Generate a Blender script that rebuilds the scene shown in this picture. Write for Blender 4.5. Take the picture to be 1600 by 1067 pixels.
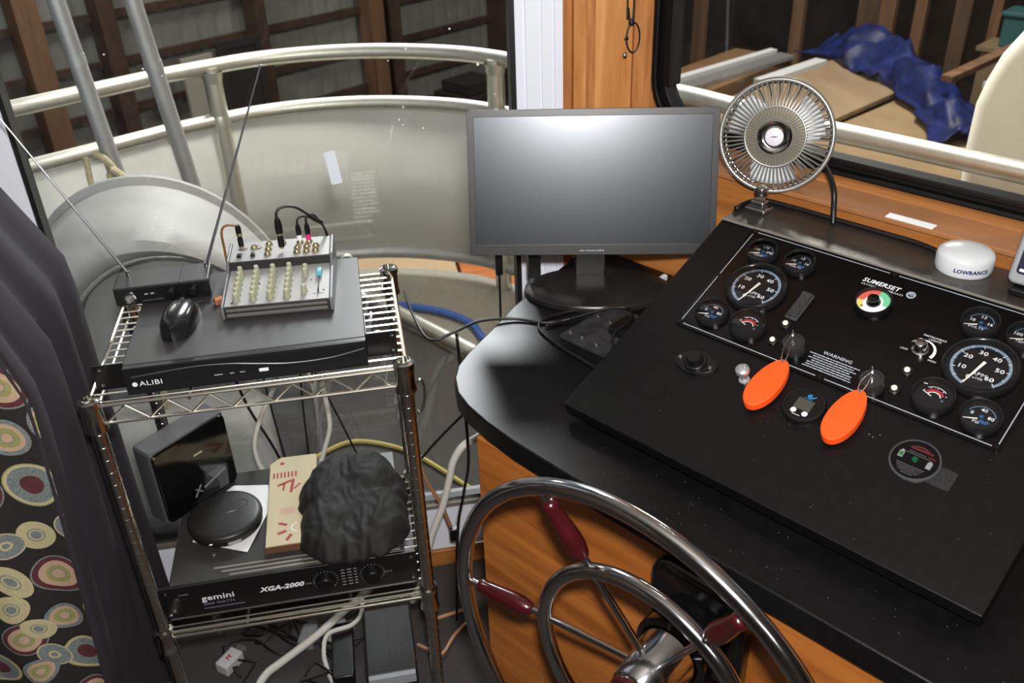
import bpy, bmesh, math, random
from math import sin, cos, pi, radians, sqrt, atan2
from mathutils import Matrix, Vector, noise
random.seed(7)
for o in list(bpy.data.objects): bpy.data.objects.remove(o)
SC = bpy.context.scene
COL = SC.collection
V = Vector

# ------------------------------------------------------------------ camera, world, lights
def srgb(c):
    return tuple((x/255/12.92 if x/255 <= .04045 else ((x/255+.055)/1.055)**2.4) for x in c)

PITCH, ROLL, YAW = .5445, .0372, .1656
_h = V((sin(YAW), cos(YAW), 0)); _r = V((cos(YAW), -sin(YAW), 0))
FWD = _h*cos(PITCH) - V((0, 0, sin(PITCH))); _d = -(_h*sin(PITCH) + V((0, 0, cos(PITCH))))
RIGHT = _r*cos(ROLL) + _d*sin(ROLL); DOWN = -_r*sin(ROLL) + _d*cos(ROLL)
EYE = V((0, 0, 1.72))
cd = bpy.data.cameras.new('camera'); cam = bpy.data.objects.new('camera', cd); COL.objects.link(cam)
cam.matrix_world = Matrix(((RIGHT.x, -DOWN.x, -FWD.x, EYE.x), (RIGHT.y, -DOWN.y, -FWD.y, EYE.y), (RIGHT.z, -DOWN.z, -FWD.z, EYE.z), (0, 0, 0, 1)))
cd.sensor_width = 22.3; cd.lens = 1440/1600*22.3; cd.clip_start = .05; cd.clip_end = 100
cd.dof.use_dof = True; cd.dof.focus_distance = 1.45; cd.dof.aperture_fstop = 5.0
SC.camera = cam
SC.view_settings.view_transform = 'Standard'; SC.view_settings.look = 'None'
SC.view_settings.gamma = 1; SC.view_settings.use_curve_mapping = False
SC.view_settings.exposure = 0.0

W = bpy.data.worlds.new('world'); SC.world = W; W.use_nodes = True
bg = W.node_tree.nodes['Background']; bg.inputs[0].default_value = (.80, .86, 1.0, 1); bg.inputs[1].default_value = .10

def area(name, loc, target, size, power, color=(1, 1, 1), sizey=None, shape='DISK'):
    l = bpy.data.lights.new(name, 'AREA'); l.energy = power; l.color = color; l.size = size
    l.shape = shape
    if sizey: l.size_y = sizey
    o = bpy.data.objects.new(name, l); COL.objects.link(o); o.location = loc
    o.rotation_euler = (V(target)-V(loc)).to_track_quat('-Z', 'Y').to_euler()
    return o
# the photographer's flash just above the lens
area('camera_flash', EYE + V((.03, .0, .12)), EYE + FWD*2 + V((0, 0, .13)), .07, 36, (1, .97, .93))
# added cabin fill light, the barn's roof lamps, and one added fill outside
area('cabin_fill_light', (.2, -1.0, 2.15), (.2, -1.0, 0), .5, 3.0, (1, .93, .82))  # unseen light added for weak ambient inside the cabin
area('unseen_barn_light', (.75, 5.2, 3.55), (.2, 2.4, .6), 1.1, 330, (.95, .98, 1), 1.3, 'RECTANGLE')
area('unseen_barn_light', (-2.5, 9.5, 4.2), (-3.5, 10.5, -2), 1.6, 220, (1, .97, .92), 1.6, 'RECTANGLE')
area('unseen_barn_light', (5.0, 8.5, 3.8), (4.6, 8.6, -2), 1.6, 300, (1, .93, .82), 1.6, 'RECTANGLE')
area('unseen_barn_light', (1.27, 2.36, 3.7), (1.7, 3.4, 0), .7, 85, (1, .95, .88), .7, 'RECTANGLE')  # unseen light added to brighten the cream panel and the fence

# ------------------------------------------------------------------ axes of the two walls
AA = .9573
AX = V((cos(AA), -sin(AA), 0)); FX = V((sin(AA), cos(AA), 0)); UP = V((0, 0, 1))
def AF(a, f, z=0.0): return AX*a + FX*f + UP*z
def frame(o, ex, ey, ez):
    return Matrix(((ex.x, ey.x, ez.x, o.x), (ex.y, ey.y, ez.y, o.y), (ex.z, ey.z, ez.z, o.z), (0, 0, 0, 1)))
M_AF = frame(V((0, 0, 0)), AX, FX, UP)
def T(x, y, z, rz=0): return Matrix.Translation((x, y, z)) @ Matrix.Rotation(rz, 4, 'Z')

# ------------------------------------------------------------------ materials
MATS = {}
def mat(name, col, rough=.5, metal=0., noise_amt=0., nscale=40, bump=0., bscale=80, stretch=None, col2=None, coat=0., spec=.5, sheen=0., emit=None):
    if name in MATS: return MATS[name]
    m = bpy.data.materials.new(name); MATS[name] = m; m.use_nodes = True
    nt = m.node_tree; b = nt.nodes['Principled BSDF']
    c = srgb(col)
    b.inputs['Base Color'].default_value = (*c, 1); b.inputs['Roughness'].default_value = rough
    b.inputs['Metallic'].default_value = metal; b.inputs['Specular IOR Level'].default_value = spec
    if coat: b.inputs['Coat Weight'].default_value = coat; b.inputs['Coat Roughness'].default_value = .12
    if sheen: b.inputs['Sheen Weight'].default_value = sheen
    if emit: b.inputs['Emission Color'].default_value = (*srgb(emit[0]), 1); b.inputs['Emission Strength'].default_value = emit[1]
    if noise_amt or bump or col2:
        tc = nt.nodes.new('ShaderNodeTexCoord'); mp = nt.nodes.new('ShaderNodeMapping')
        nt.links.new(tc.outputs['Object'], mp.inputs[0])
        if stretch: mp.inputs['Scale'].default_value = stretch
    if noise_amt or col2:
        n = nt.nodes.new('ShaderNodeTexNoise'); n.inputs['Scale'].default_value = nscale; n.inputs['Detail'].default_value = 6
        nt.links.new(mp.outputs[0], n.inputs['Vector'])
        r = nt.nodes.new('ShaderNodeValToRGB')
        c2 = srgb(col2) if col2 else tuple(x*(1-noise_amt) for x in c)
        c1 = c if col2 else tuple(min(1, x*(1+noise_amt)) for x in c)
        r.color_ramp.elements[0].position = .32; r.color_ramp.elements[0].color = (*c2, 1)
        r.color_ramp.elements[1].position = .68; r.color_ramp.elements[1].color = (*c1, 1)
        nt.links.new(n.outputs['Fac'], r.inputs[0]); nt.links.new(r.outputs[0], b.inputs['Base Color'])
    if bump:
        n2 = nt.nodes.new('ShaderNodeTexNoise'); n2.inputs['Scale'].default_value = bscale; n2.inputs['Detail'].default_value = 4
        nt.links.new(mp.outputs[0], n2.inputs['Vector'])
        bp = nt.nodes.new('ShaderNodeBump'); bp.inputs['Strength'].default_value = bump; bp.inputs['Distance'].default_value = .003
        nt.links.new(n2.outputs['Fac'], bp.inputs['Height']); nt.links.new(bp.outputs[0], b.inputs['Normal'])
    return m

def wood(name, light, dark, axis='Z', scale=1., rough=.42, coat=.15):
    """long grain along one axis: stretched noise plus wavy rings"""
    if name in MATS: return MATS[name]
    m = bpy.data.materials.new(name); MATS[name] = m; m.use_nodes = True
    nt = m.node_tree; b = nt.nodes['Principled BSDF']; N = nt.nodes.new; L = nt.links.new
    tc = N('ShaderNodeTexCoord'); mp = N('ShaderNodeMapping'); L(tc.outputs['Object'], mp.inputs[0])
    s = {'X': (.9, 11, 11), 'Y': (11, .9, 11), 'Z': (11, 11, .9)}[axis]
    mp.inputs['Scale'].default_value = tuple(k*scale for k in s)
    w = N('ShaderNodeTexNoise'); w.inputs['Scale'].default_value = 1.6; w.inputs['Detail'].default_value = 8; w.inputs['Distortion'].default_value = 1.2
    L(mp.outputs[0], w.inputs['Vector'])
    w2 = N('ShaderNodeTexNoise'); w2.inputs['Scale'].default_value = 14; w2.inputs['Detail'].default_value = 4; L(mp.outputs[0], w2.inputs['Vector'])
    mx = N('ShaderNodeMath'); mx.operation = 'MULTIPLY_ADD'; mx.inputs[1].default_value = .25; L(w2.outputs['Fac'], mx.inputs[0]); L(w.outputs['Fac'], mx.inputs[2])
    r = N('ShaderNodeValToRGB'); e = r.color_ramp.elements
    e[0].position = .45; e[0].color = (*srgb(dark), 1); e[1].position = .78; e[1].color = (*srgb(light), 1)
    L(mx.outputs[0], r.inputs[0]); L(r.outputs[0], b.inputs['Base Color'])
    b.inputs['Roughness'].default_value = rough; b.inputs['Coat Weight'].default_value = coat; b.inputs['Coat Roughness'].default_value = .25
    bp = N('ShaderNodeBump'); bp.inputs['Strength'].default_value = .06; L(mx.outputs[0], bp.inputs['Height']); L(bp.outputs[0], b.inputs['Normal'])
    return m

def glass(name, tint=(1, 1, 1), refl=1.0):
    if name in MATS: return MATS[name]
    m = bpy.data.materials.new(name); MATS[name] = m; m.use_nodes = True
    nt = m.node_tree; nt.nodes.clear(); N = nt.nodes.new; L = nt.links.new
    out = N('ShaderNodeOutputMaterial'); mix = N('ShaderNodeMixShader'); t = N('ShaderNodeBsdfTransparent'); g = N('ShaderNodeBsdfGlossy')
    fr = N('ShaderNodeFresnel'); fr.inputs[0].default_value = 1.45
    t.inputs[0].default_value = (*tint, 1); g.inputs['Roughness'].default_value = .01; g.inputs[0].default_value = (refl, refl, refl, 1)
    L(fr.outputs[0], mix.inputs[0]); L(t.outputs[0], mix.inputs[1]); L(g.outputs[0], mix.inputs[2]); L(mix.outputs[0], out.inputs[0])
    return m

BLACK = mat('black laminate', (11, 11, 12), .37, noise_amt=.25, nscale=60, bump=.05, bscale=500, spec=.28)
BLACKP = mat('black plastic', (14, 14, 15), .33)
BLACKM = mat('black matte', (12, 12, 13), .6)
BLACKG = mat('gloss black', (10, 10, 11), .08, coat=.5)
PANEL = mat('instrument panel black', (7, 7, 8), .2, spec=.4)
RUBBER = mat('black rubber', (12, 12, 13), .45)
CABLE = mat('black cable', (16, 15, 16), .45)
CHROME = mat('chrome', (225, 225, 228), .10, 1.)
CHROMED = mat('worn chrome', (205, 205, 205), .2, 1.)
STEEL = mat('polished steel', (205, 208, 212), .14, 1., bump=.02, bscale=30)
ALU = mat('brushed aluminium', (222, 219, 206), .42, .9, noise_amt=.06, nscale=30)
ALUG = mat('dull aluminium', (178, 178, 176), .5, .7, noise_amt=.1, nscale=20)
WHITE = mat('white plastic', (228, 230, 234), .4)
WHITETRIM = mat('white vinyl', (222, 226, 238), .45)
WHITEC = mat('white cable', (205, 203, 196), .5)
PRINT = mat('white print', (222, 226, 230), .5)
PRINTG = mat('grey print', (150, 156, 166), .5)
PRINTB = mat('blue print', (40, 84, 130), .5)
PRINTR = mat('red print', (170, 40, 48), .5)
PAPER = mat('paper', (228, 230, 234), .7)
WOODP = wood('pillar wood', (206, 148, 88), (172, 108, 52), 'Z', 1.0)
WOODP2 = wood('pillar casing wood', (194, 132, 76), (150, 90, 44), 'Z', 1.4)
WOODC = wood('cabinet wood', (178, 108, 46), (138, 76, 28), 'X', .9)
WOODS = wood('sill wood', (182, 118, 60), (142, 86, 40), 'X', 1.2)
WOODD = mat('dusty wood ledge', (140, 92, 54), .7, col2=(164, 108, 62), nscale=9)
BARNW = wood('barn timber', (112, 88, 70), (84, 64, 50), 'Z', .25, .8, 0)
BARNW2 = wood('barn timber light', (148, 112, 84), (114, 84, 60), 'Z', .25, .8, 0)
BARND = wood('barn purlin wood', (88, 66, 56), (66, 48, 40), 'X', .25, .8, 0)

# ------------------------------------------------------------------ mesh builder
def spline(pts, n=8, closed=False):
    P = [V(p) for p in pts]; out = []
    m = len(P)
    rng = range(m if closed else m-1)
    for i in rng:
        if closed: a, b, c, d = P[(i-1) % m], P[i], P[(i+1) % m], P[(i+2) % m]
        else: a, b, c, d = P[max(i-1, 0)], P[i], P[i+1], P[min(i+2, m-1)]
        for k in range(n):
            t = k/n
            out.append(.5*((2*b) + (c-a)*t + (2*a-5*b+4*c-d)*t*t + (3*b-a-3*c+d)*t**3))
    if not closed: out.append(P[-1])
    return out

class MB:
    def __init__(s): s.v = []; s.f = []; s.m = []; s.mi = 0
    def add(s, vs, fs):
        o = len(s.v); s.v += [V(p) for p in vs]
        for f in fs: s.f.append([i+o for i in f]); s.m.append(s.mi)
        return s
    def mat(s, i): s.mi = i; return s
    def xf(s, M, start=0):
        for i in range(start, len(s.v)): s.v[i] = M @ s.v[i]
        return s
    def box(s, lo, hi, M=None):
        x0, y0, z0 = lo; x1, y1, z1 = hi
        vs = [V(p) for p in ((x0, y0, z0), (x1, y0, z0), (x1, y1, z0), (x0, y1, z0), (x0, y0, z1), (x1, y0, z1), (x1, y1, z1), (x0, y1, z1))]
        if M: vs = [M @ p for p in vs]
        return s.add(vs, [(0, 3, 2, 1), (4, 5, 6, 7), (0, 1, 5, 4), (1, 2, 6, 5), (2, 3, 7, 6), (3, 0, 4, 7)])
    def bar(s, p0, p1, w, h, up=UP):
        p0, p1 = V(p0), V(p1); d = (p1-p0).normalized(); x = d.cross(up).normalized(); y = x.cross(d)
        vs = []
        for p in (p0, p1):
            for a, b in ((-1, -1), (1, -1), (1, 1), (-1, 1)): vs.append(p + x*a*w/2 + y*b*h/2)
        return s.add(vs, [(0, 1, 2, 3), (7, 6, 5, 4), (0, 4, 5, 1), (1, 5, 6, 2), (2, 6, 7, 3), (3, 7, 4, 0)])
    def tube(s, pts, r, n=8, closed=False, cap=True):
        P = [V(p) for p in pts]; m = len(P); vs = []; fs = []
        t0 = (P[1]-P[0]).normalized(); up = V((0, 0, 1)) if abs(t0.z) < .9 else V((1, 0, 0))
        x = t0.cross(up).normalized()
        for i in range(m):
            if closed: t = (P[(i+1) % m]-P[i-1])
            else: t = P[min(i+1, m-1)]-P[max(i-1, 0)]
            t = t.normalized() if t.length > 1e-9 else t0
            x = (x - t*x.dot(t)).normalized(); y = t.cross(x)
            rr = r[i] if isinstance(r, (list, tuple)) else r
            for k in range(n): vs.append(P[i] + x*rr*cos(2*pi*k/n) + y*rr*sin(2*pi*k/n))
        for i in range(m if closed else m-1):
            j = (i+1) % m
            for k in range(n): fs.append((i*n+k, i*n+(k+1) % n, j*n+(k+1) % n, j*n+k))
        if cap and not closed: fs.append(tuple(reversed(range(n)))); fs.append(tuple(range((m-1)*n, m*n)))
        return s.add(vs, fs)
    def cyl(s, p0, p1, r0, r1=None, n=16):
        return s.tube([p0, p1], [r0, r0 if r1 is None else r1], n)
    def lathe(s, prof, o=(0, 0, 0), ax=(0, 0, 1), n=24, sx=1., sy=1.):
        """profile of (radius, height) turned round the axis; radius 0 closes"""
        o = V(o); ax = V(ax).normalized(); u = V((0, 0, 1)) if abs(ax.z) < .9 else V((1, 0, 0))
        x = u.cross(ax).normalized() if abs(ax.z) < .9 else V((1, 0, 0)); y = ax.cross(x)
        vs = []; fs = []; idx = []
        for r, h in prof:
            if r < 1e-6: idx.append([len(vs)]*n); vs.append(o+ax*h)
            else:
                idx.append(list(range(len(vs), len(vs)+n)))
                for k in range(n): vs.append(o + ax*h + x*r*sx*cos(2*pi*k/n) + y*r*sy*sin(2*pi*k/n))
        for i in range(len(prof)-1):
            a, b = idx[i], idx[i+1]
            for k in range(n):
                q = [a[k], a[(k+1) % n], b[(k+1) % n], b[k]]; q2 = []
                for t in q:
                    if t not in q2: q2.append(t)
                if len(q2) > 2: fs.append(tuple(q2))
        return s.add(vs, fs)
    def prism(s, out, o, ex, ey, ez):
        """2-D outline extruded by the vector ez"""
        o, ex, ey, ez = V(o), V(ex), V(ey), V(ez); n = len(out)
        a = [o+ex*p[0]+ey*p[1] for p in out]; b = [p+ez for p in a]
        fs = [tuple(reversed(range(n))), tuple(range(n, 2*n))] + [(i, (i+1) % n, n+(i+1) % n, n+i) for i in range(n)]
        return s.add(a+b, fs)
    def ring(s, outer, inner, o, ex, ey, ez):
        o, ex, ey, ez = V(o), V(ex), V(ey), V(ez); n = len(outer)
        g = lambda p: o+ex*p[0]+ey*p[1]
        a = [g(p) for p in outer]; b = [g(p) for p in inner]; vs = a+b+[p+ez for p in a]+[p+ez for p in b]; fs = []
        for i in range(n):
            j = (i+1) % n
            fs += [(i, n+i, n+j, j), (2*n+i, 2*n+j, 3*n+j, 3*n+i), (i, j, 2*n+j, 2*n+i), (n+i, 3*n+i, 3*n+j, n+j)]
        return s.add(vs, fs)
    def arc(s, r0, r1, a0, a1, o, ex=(1, 0, 0), ey=(0, 1, 0), n=24):
        """flat band between two radii, angles in degrees"""
        o, ex, ey = V(o), V(ex), V(ey); vs = []; fs = []
        for k in range(n+1):
            a = radians(a0+(a1-a0)*k/n); d = ex*cos(a)+ey*sin(a); vs += [o+d*r0, o+d*r1]
        for k in range(n): fs.append((2*k, 2*k+1, 2*k+3, 2*k+2) if a1 > a0 else (2*k, 2*k+2, 2*k+3, 2*k+1))
        return s.add(vs, fs)
    def flat(s, pts): return s.add(pts, [tuple(range(len(pts)))])
    def text(s, body, size, o, ex=(1, 0, 0), ey=(0, 1, 0), align='CENTER', shear=0., bold=0., sx=1.):
        cu = bpy.data.curves.new('t', 'FONT'); cu.body = body; cu.size = size; cu.align_x = align; cu.align_y = 'CENTER'
        cu.shear = shear; cu.offset = bold; cu.resolution_u = 2; cu.space_character = 1.05
        ob = bpy.data.objects.new('t', cu); me = bpy.data.meshes.new_from_object(ob)
        o, ex, ey = V(o), V(ex), V(ey)
        s.add([o+ex*(v.co.x*sx)+ey*v.co.y for v in me.vertices], [tuple(p.vertices) for p in me.polygons])
        bpy.data.objects.remove(ob); bpy.data.curves.remove(cu); bpy.data.meshes.remove(me)
        return s
    def build(s, name, mats, parent=None, smooth=40, bevel=0., M=None, subd=0, seg=2):
        me = bpy.data.meshes.new(name)
        if M:
            for i in range(len(s.v)): s.v[i] = M @ s.v[i]
        base = V((0, 0, 0))
        if parent is None:
            xs = [p.x for p in s.v]; ys = [p.y for p in s.v]; zs = [p.z for p in s.v]
            base = V(((min(xs)+max(xs))/2, (min(ys)+max(ys))/2, min(zs)))
        me.from_pydata([p-base for p in s.v], [], s.f)
        mats = mats if isinstance(mats, (list, tuple)) else [mats]
        for m in mats: me.materials.append(m)
        for p, i in zip(me.polygons, s.m): p.material_index = i
        o = bpy.data.objects.new(name, me); COL.objects.link(o); o.location = base
        bm = bmesh.new(); bm.from_mesh(me); bmesh.ops.recalc_face_normals(bm, faces=bm.faces) if not getattr(s, 'keepn', False) else None
        bm.to_mesh(me); bm.free()
        if smooth:
            for p in me.polygons: p.use_smooth = True
            if smooth < 180 and not bevel: me.set_sharp_from_angle(angle=radians(smooth))
        if bevel:
            md = o.modifiers.new('bevel', 'BEVEL'); md.width = bevel; md.segments = seg; md.limit_method = 'ANGLE'; md.angle_limit = radians(35); md.harden_normals = True
        if subd:
            md = o.modifiers.new('subd', 'SUBSURF'); md.levels = subd; md.render_levels = subd
        if parent: o.parent = parent
        return o

def tag(o, label=None, cat=None, group=None, kind=None):
    if label: o['label'] = label
    if cat: o['category'] = cat
    if group: o['group'] = group
    if kind: o['kind'] = kind
    return o
def thing(name, label, cat, M=None, group=None, kind=None):
    o = bpy.data.objects.new(name, None); COL.objects.link(o); o.empty_display_size = .05
    if M is not None: o.matrix_world = M
    return tag(o, label, cat, group, kind)
def share(src, parent, M):
    o = src.copy(); COL.objects.link(o); o.parent = parent; o.matrix_local = M
    return o
def struct(o, label=None):
    o['kind'] = 'structure'
    if label: o['label'] = label
    return o
def rrect(w, h, r, n=6, cx=0, cy=0):
    pts = []
    for x, y, a in ((w/2-r, h/2-r, 0), (-w/2+r, h/2-r, 90), (-w/2+r, -h/2+r, 180), (w/2-r, -h/2+r, 270)):
        for k in range(n+1):
            t = radians(a+90*k/n); pts.append((cx+x+r*cos(t), cy+y+r*sin(t)))
    return pts

# ================================================================== THE SETTING
YW, FW = 1.76, 1.50            # side window wall, front window wall
CARPET = mat('brown carpet', (62, 54, 50), .95, col2=(42, 37, 35), nscale=320, bump=.5, bscale=420, sheen=.2)
DECKC = mat('grey deck carpet', (150, 144, 130), .95, col2=(122, 117, 106), nscale=260, bump=.4, bscale=380)
CORNER = ((FW-YW*cos(AA))/sin(AA), YW)
rp = AF(1.2, FW)
room = [(-1.6, -2.2), (rp.x, -2.2), (rp.x, rp.y), CORNER, (-1.6, YW)]
struct(MB().prism(room, (0, 0, -.05), (1, 0, 0), (0, 1, 0), (0, 0, .05)).build('floor', CARPET, smooth=0), 'dark brown carpet on the cabin floor under the rack')
CEIL = mat('ceiling brown board', (168, 162, 154), .8)
struct(MB().prism(room, (0, 0, 2.2), (1, 0, 0), (0, 1, 0), (0, 0, .04)).build('ceiling', CEIL, smooth=0), 'plain pale cabin ceiling')
WOODW = wood('cabin wall wood', (120, 102, 88), (90, 76, 64), 'Z', .6)
struct(MB().box((-1.6, -2.24, 0), (rp.x, -2.2, 2.2)).build('wall_back', WOODW, smooth=0), 'wooden cabin wall behind the viewer')
struct(MB().box((-1.64, -2.2, 0), (-1.6, YW, 2.2)).build('wall_port', WOODW, smooth=0), 'wooden cabin wall left of the curtain')
struct(MB().box((rp.x, -2.2, 0), (rp.x+.04, rp.y, 2.2)).build('wall_right', WOODW, smooth=0), 'wooden cabin wall right of the helm')

# side wall: white lower strip, white casing on both sides of the glass, wooden corner board
wl = struct(MB().box((-1.6, YW, .05), (.412, YW+.04, .2)).box((-1.6, YW, .2), (-.66, YW+.04, 2.2)).build('wall_left', WHITETRIM, smooth=0, bevel=.002),
            'white painted side wall framing the big side window')
MB().box((-1.6, YW-.012, 0), (.5, YW, .05)).build('baseboard_left', WOODS, smooth=0, bevel=.002)
struct(bpy.data.objects['baseboard_left'], 'wooden baseboard under the side window')
t1 = MB()
for x0, x1, d in ((.320, .334, .010), (.334, .340, .004), (.340, .366, .010), (.366, .371, .005), (.371, .3915, .010), (.3915, .396, .005), (.396, .412, .010)):
    t1.box((x0, YW-d, .05), (x1, YW+.03, 2.2))
struct(t1.build('trim_1', WHITETRIM, smooth=0), 'white fluted vertical casing beside the wooden corner board')
t2 = MB()
for x0, x1, d in ((-.70, -.67, .010), (-.67, -.665, .005), (-.665, -.612, .010)): t2.box((x0, YW-d, .05), (x1, YW+.03, 2.2))
struct(t2.build('trim_2', WHITETRIM, smooth=0), 'white vertical casing left of the side window behind the curtain')
tw = struct(thing('trim_3', 'honey-coloured wooden corner boards between the two windows', None))
for nm, x0, x1, d, mm in (('casing_strip', .412, .432, .006, WOODP2), ('casing_strip', .432, .458, .016, WOODP), ('casing_strip', .458, .476, .012, WOODP2), ('corner_board', .476, .553, .004, WOODP), ('casing_strip', .553, .592, .010, WOODP2)):
    MB().box((x0, YW-d, 0), (x1, YW+.03, 2.2)).build(nm, mm, tw, bevel=.003)

# side window
w1 = struct(thing('window_1', 'large side window glass with black gasket looking onto the deck rail', None))
MB().box((-.612, YW+.014, .2), (.320, YW+.018, 2.2)).build('pane', glass('window glass', (.93, .94, .93)), w1, smooth=0)
MB().box((-.616, YW-.006, .2), (-.603, YW+.03, 2.2)).box((.310, YW-.004, .2), (.320, YW+.03, 2.2)).box((-.603, YW-.002, .2), (.31, YW+.03, .213)).build('gasket', RUBBER, w1, smooth=0)
MB().box((-.603, YW-.012, .192), (.312, YW-.001, .203)).build('sill_strip', ALU, w1, smooth=0)
reflection = MB().box((-.01, -.0004, -.035), (.012, .0004, .032)).build('reflection_strip', mat('pale tape', (214, 222, 232), .5), smooth=0)  # pale strip paints in a bright reflection on the glass
reflection.location = (-.045, YW+.0135, 1.048); reflection.rotation_euler = (0, radians(-6), 0)
tag(reflection, 'pale white strip painted as a bright reflection in the side window glass', 'reflection')
fl = MB(); 
for x, z, r in ((.1, 1.19, .0022), (.135, 1.145, .002), (.096, 1.155, .0018), (-.36, 1.30, .002), (-.33, 1.285, .0015), (.25, 1.26, .003), (.115, 1.30, .002), (.08, 1.28, .0015), (.2, 1.33, .002), (.28, 1.2, .0015), (-.42, 1.33, .0018), (.09, 1.166, .0022)):
    fl.lathe([(r, 0), (r*.7, .0006), (0, .001)], (x, YW+.0138, z), (0, -1, 0), 6)
tag(fl.build('glass_specks', PRINT), 'tiny specks of dirt, painted pale as flash sparkles, on the side window glass', 'dirt', kind='stuff')  # white flecks paint in flash sparkle on drops and dust

# front wall (along A at F = FW): wooden apron, ledge, moulding, wall round the window, black window frame
wf = struct(thing('wall_front', 'wooden wall and ledge below the front window', None, M_AF))
MB().box((-1.177, 1.385, 0), (1.2, 1.40, 1.098)).build('apron_board', WOODS, wf, smooth=0, bevel=.002)
MB().box((-1.17, 1.378, 1.098), (1.2, 1.475, 1.108)).build('ledge', WOODD, wf, bevel=.003)
MB().prism([(1.452, 1.1075), (1.489, 1.1075), (1.489, 1.1115), (1.476, 1.1115), (1.46, 1.110)], (-1.10, 0, 0), (0, 1, 0), (0, 0, 1), (2.3, 0, 0)).build('moulding', WOODS, wf, smooth=0)
MB().box((-1.10, 1.51, .6), (1.2, 1.54, 1.12)).box((-1.10, 1.51, 2.0), (1.2, 1.54, 2.2)).build('wall_board', WOODP2, wf, smooth=0)
w2 = struct(thing('window_2', 'front window with black aluminium frame and rounded corners', None, M_AF))
wc, hc, ww, hh = 0.0, 1.55, 2.18, .875
cxw, czw = .0, 1.107+hh/2
def wring(grow, f0, f1, thick):
    a = rrect(ww+2*grow, hh+2*grow, .11+grow, 8, cxw, czw); b = rrect(ww+2*grow-2*thick, hh+2*grow-2*thick, max(.02, .11+grow-thick), 8, cxw, czw)
    return MB().ring(a, b, (0, f0, 0), (1, 0, 0), (0, 0, 1), (0, f1-f0, 0))
FRM = mat('black anodised frame', (11, 11, 12), .5, 0., spec=.3)
wring(0, 1.488, 1.53, .012).build('frame', FRM, w2, bevel=.003)
wring(-.012, 1.500, 1.53, .009).build('inner_track', FRM, w2, bevel=.002)
wring(-.021, 1.494, 1.53, .011).build('sash', FRM, w2, bevel=.003)
MB().box((-1.066, 1.492, 1.20), (-1.046, 1.53, 1.95)).build('side_track', FRM, w2, bevel=.004)
a = rrect(ww+.004, hh+.004, .112, 8, cxw, czw)
MB().ring([(max(-1.13, min(1.13, p[0]*1.2)), czw+max(-.5, min(.5, (p[1]-czw)*1.3))) for p in a], a, (0, 1.512, 0), (1, 0, 0), (0, 0, 1), (0, .02, 0)).build('surround', WOODP2, wf, smooth=0)
MB().prism(rrect(ww-.046, hh-.046, .09, 8, cxw, czw), (0, 1.518, 0), (1, 0, 0), (0, 0, 1), (0, .004, 0)).build('pane', MATS['window glass'], w2, smooth=0)
st = MB().box((-.038, -.009, 0), (.038, .009, .0015)).build('sticker', WHITE, smooth=0)
st.matrix_world = frame(AF(-.50, 1.388, 1.1081), AX, FX, UP); tag(st, 'small white blank sticker strip on the wooden ledge', 'sticker')

# ================================================================== OUTSIDE: deck, railing, barn
deckpts = [(-1.6, YW+.05), (CORNER[0]+.05, YW+.05)] + [tuple(AF(a, 1.56).xy) for a in (-1.0, 1.6)] + [tuple(AF(1.6, 2.36).xy), tuple(AF(-1.50, 2.36).xy)]
railxy = [(-1.75, 2.60), (-1.40, 2.86), (-1.037, 3.08), (-.868, 3.187), (-.70, 3.295), (-.63, 3.34), (-.464, 3.42), (-.31, 3.478), (-.13, 3.497), (.053, 3.479), (.235, 3.42), (.409, 3.325), (.547, 3.195), (.75, 2.94), (1.0, 2.62)]
railxy += [tuple(AF(a, 2.29).xy) for a in (-1.2, -.9, -.5, 0, .8, 1.6)]
deckpts = [(-1.6, YW+.05), (CORNER[0]+.05, YW+.05), tuple(AF(-.9, 1.56).xy), tuple(AF(1.6, 1.56).xy)] + [tuple(AF(1.6, 2.33).xy), tuple(AF(-1.4, 2.33).xy)] + [(x+.02, y+.03) for x, y in reversed(railxy[:14])]
struct(MB().prism(deckpts, (0, 0, -.06), (1, 0, 0), (0, 1, 0), (0, 0, .06)).build('deck', DECKC, smooth=0), 'grey carpeted bow deck outside the side window')
rail = thing('deck_railing', 'curved aluminium deck railing with grey sheet panel outside the side window', 'railing')
sp = spline([(x, y, 0) for x, y in railxy], 6)
def railz(z, pts=None): return [V((p.x, p.y, z)) for p in (pts or sp)]
sp2 = [p for p in sp[:13*6+1]]
MB().tube(railz(.9), .027, 14).build('top_rail', ALU, rail)
MB().tube(railz(.71, sp2), .026, 14).build('middle_rail', ALU, rail)
MB().tube(railz(.09, sp2), .025, 14).build('bottom_rail', ALUG, rail)
pm = MB(); vs = []; fs = []
for i, p in enumerate(sp2):
    for z in (.1, .69): vs.append((p.x, p.y+.004, z))
for i in range(len(sp2)-1): fs.append((2*i, 2*i+2, 2*i+3, 2*i+1))
o = pm.add(vs, fs).build('sheet_panel', mat('grey sheet panel', (222, 221, 214), .55, .0, noise_amt=.06, nscale=4), rail, smooth=180)
md = o.modifiers.new('solid', 'SOLIDIFY'); md.thickness = .004
for x, y in ((-.468, 3.415), (.515, 3.225), (-1.40, 2.85), tuple(AF(-.2, 2.29).xy), tuple(AF(1.2, 2.29).xy)):
    MB().cyl((x, y, 0), (x, y, .9), .032, n=16).lathe([(.036, -.0), (.036, .025), (.032, .04)], (x, y, .69), (0, 0, 1), 16).lathe([(.032, -.04), (.038, -.01), (.040, 0)], (x, y, .885), (0, 0, 1), 14).build('rail_post', ALU, rail)
PIPE = mat('weathered pipe', (172, 172, 170), .45, .6, noise_amt=.1, nscale=12)
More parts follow.
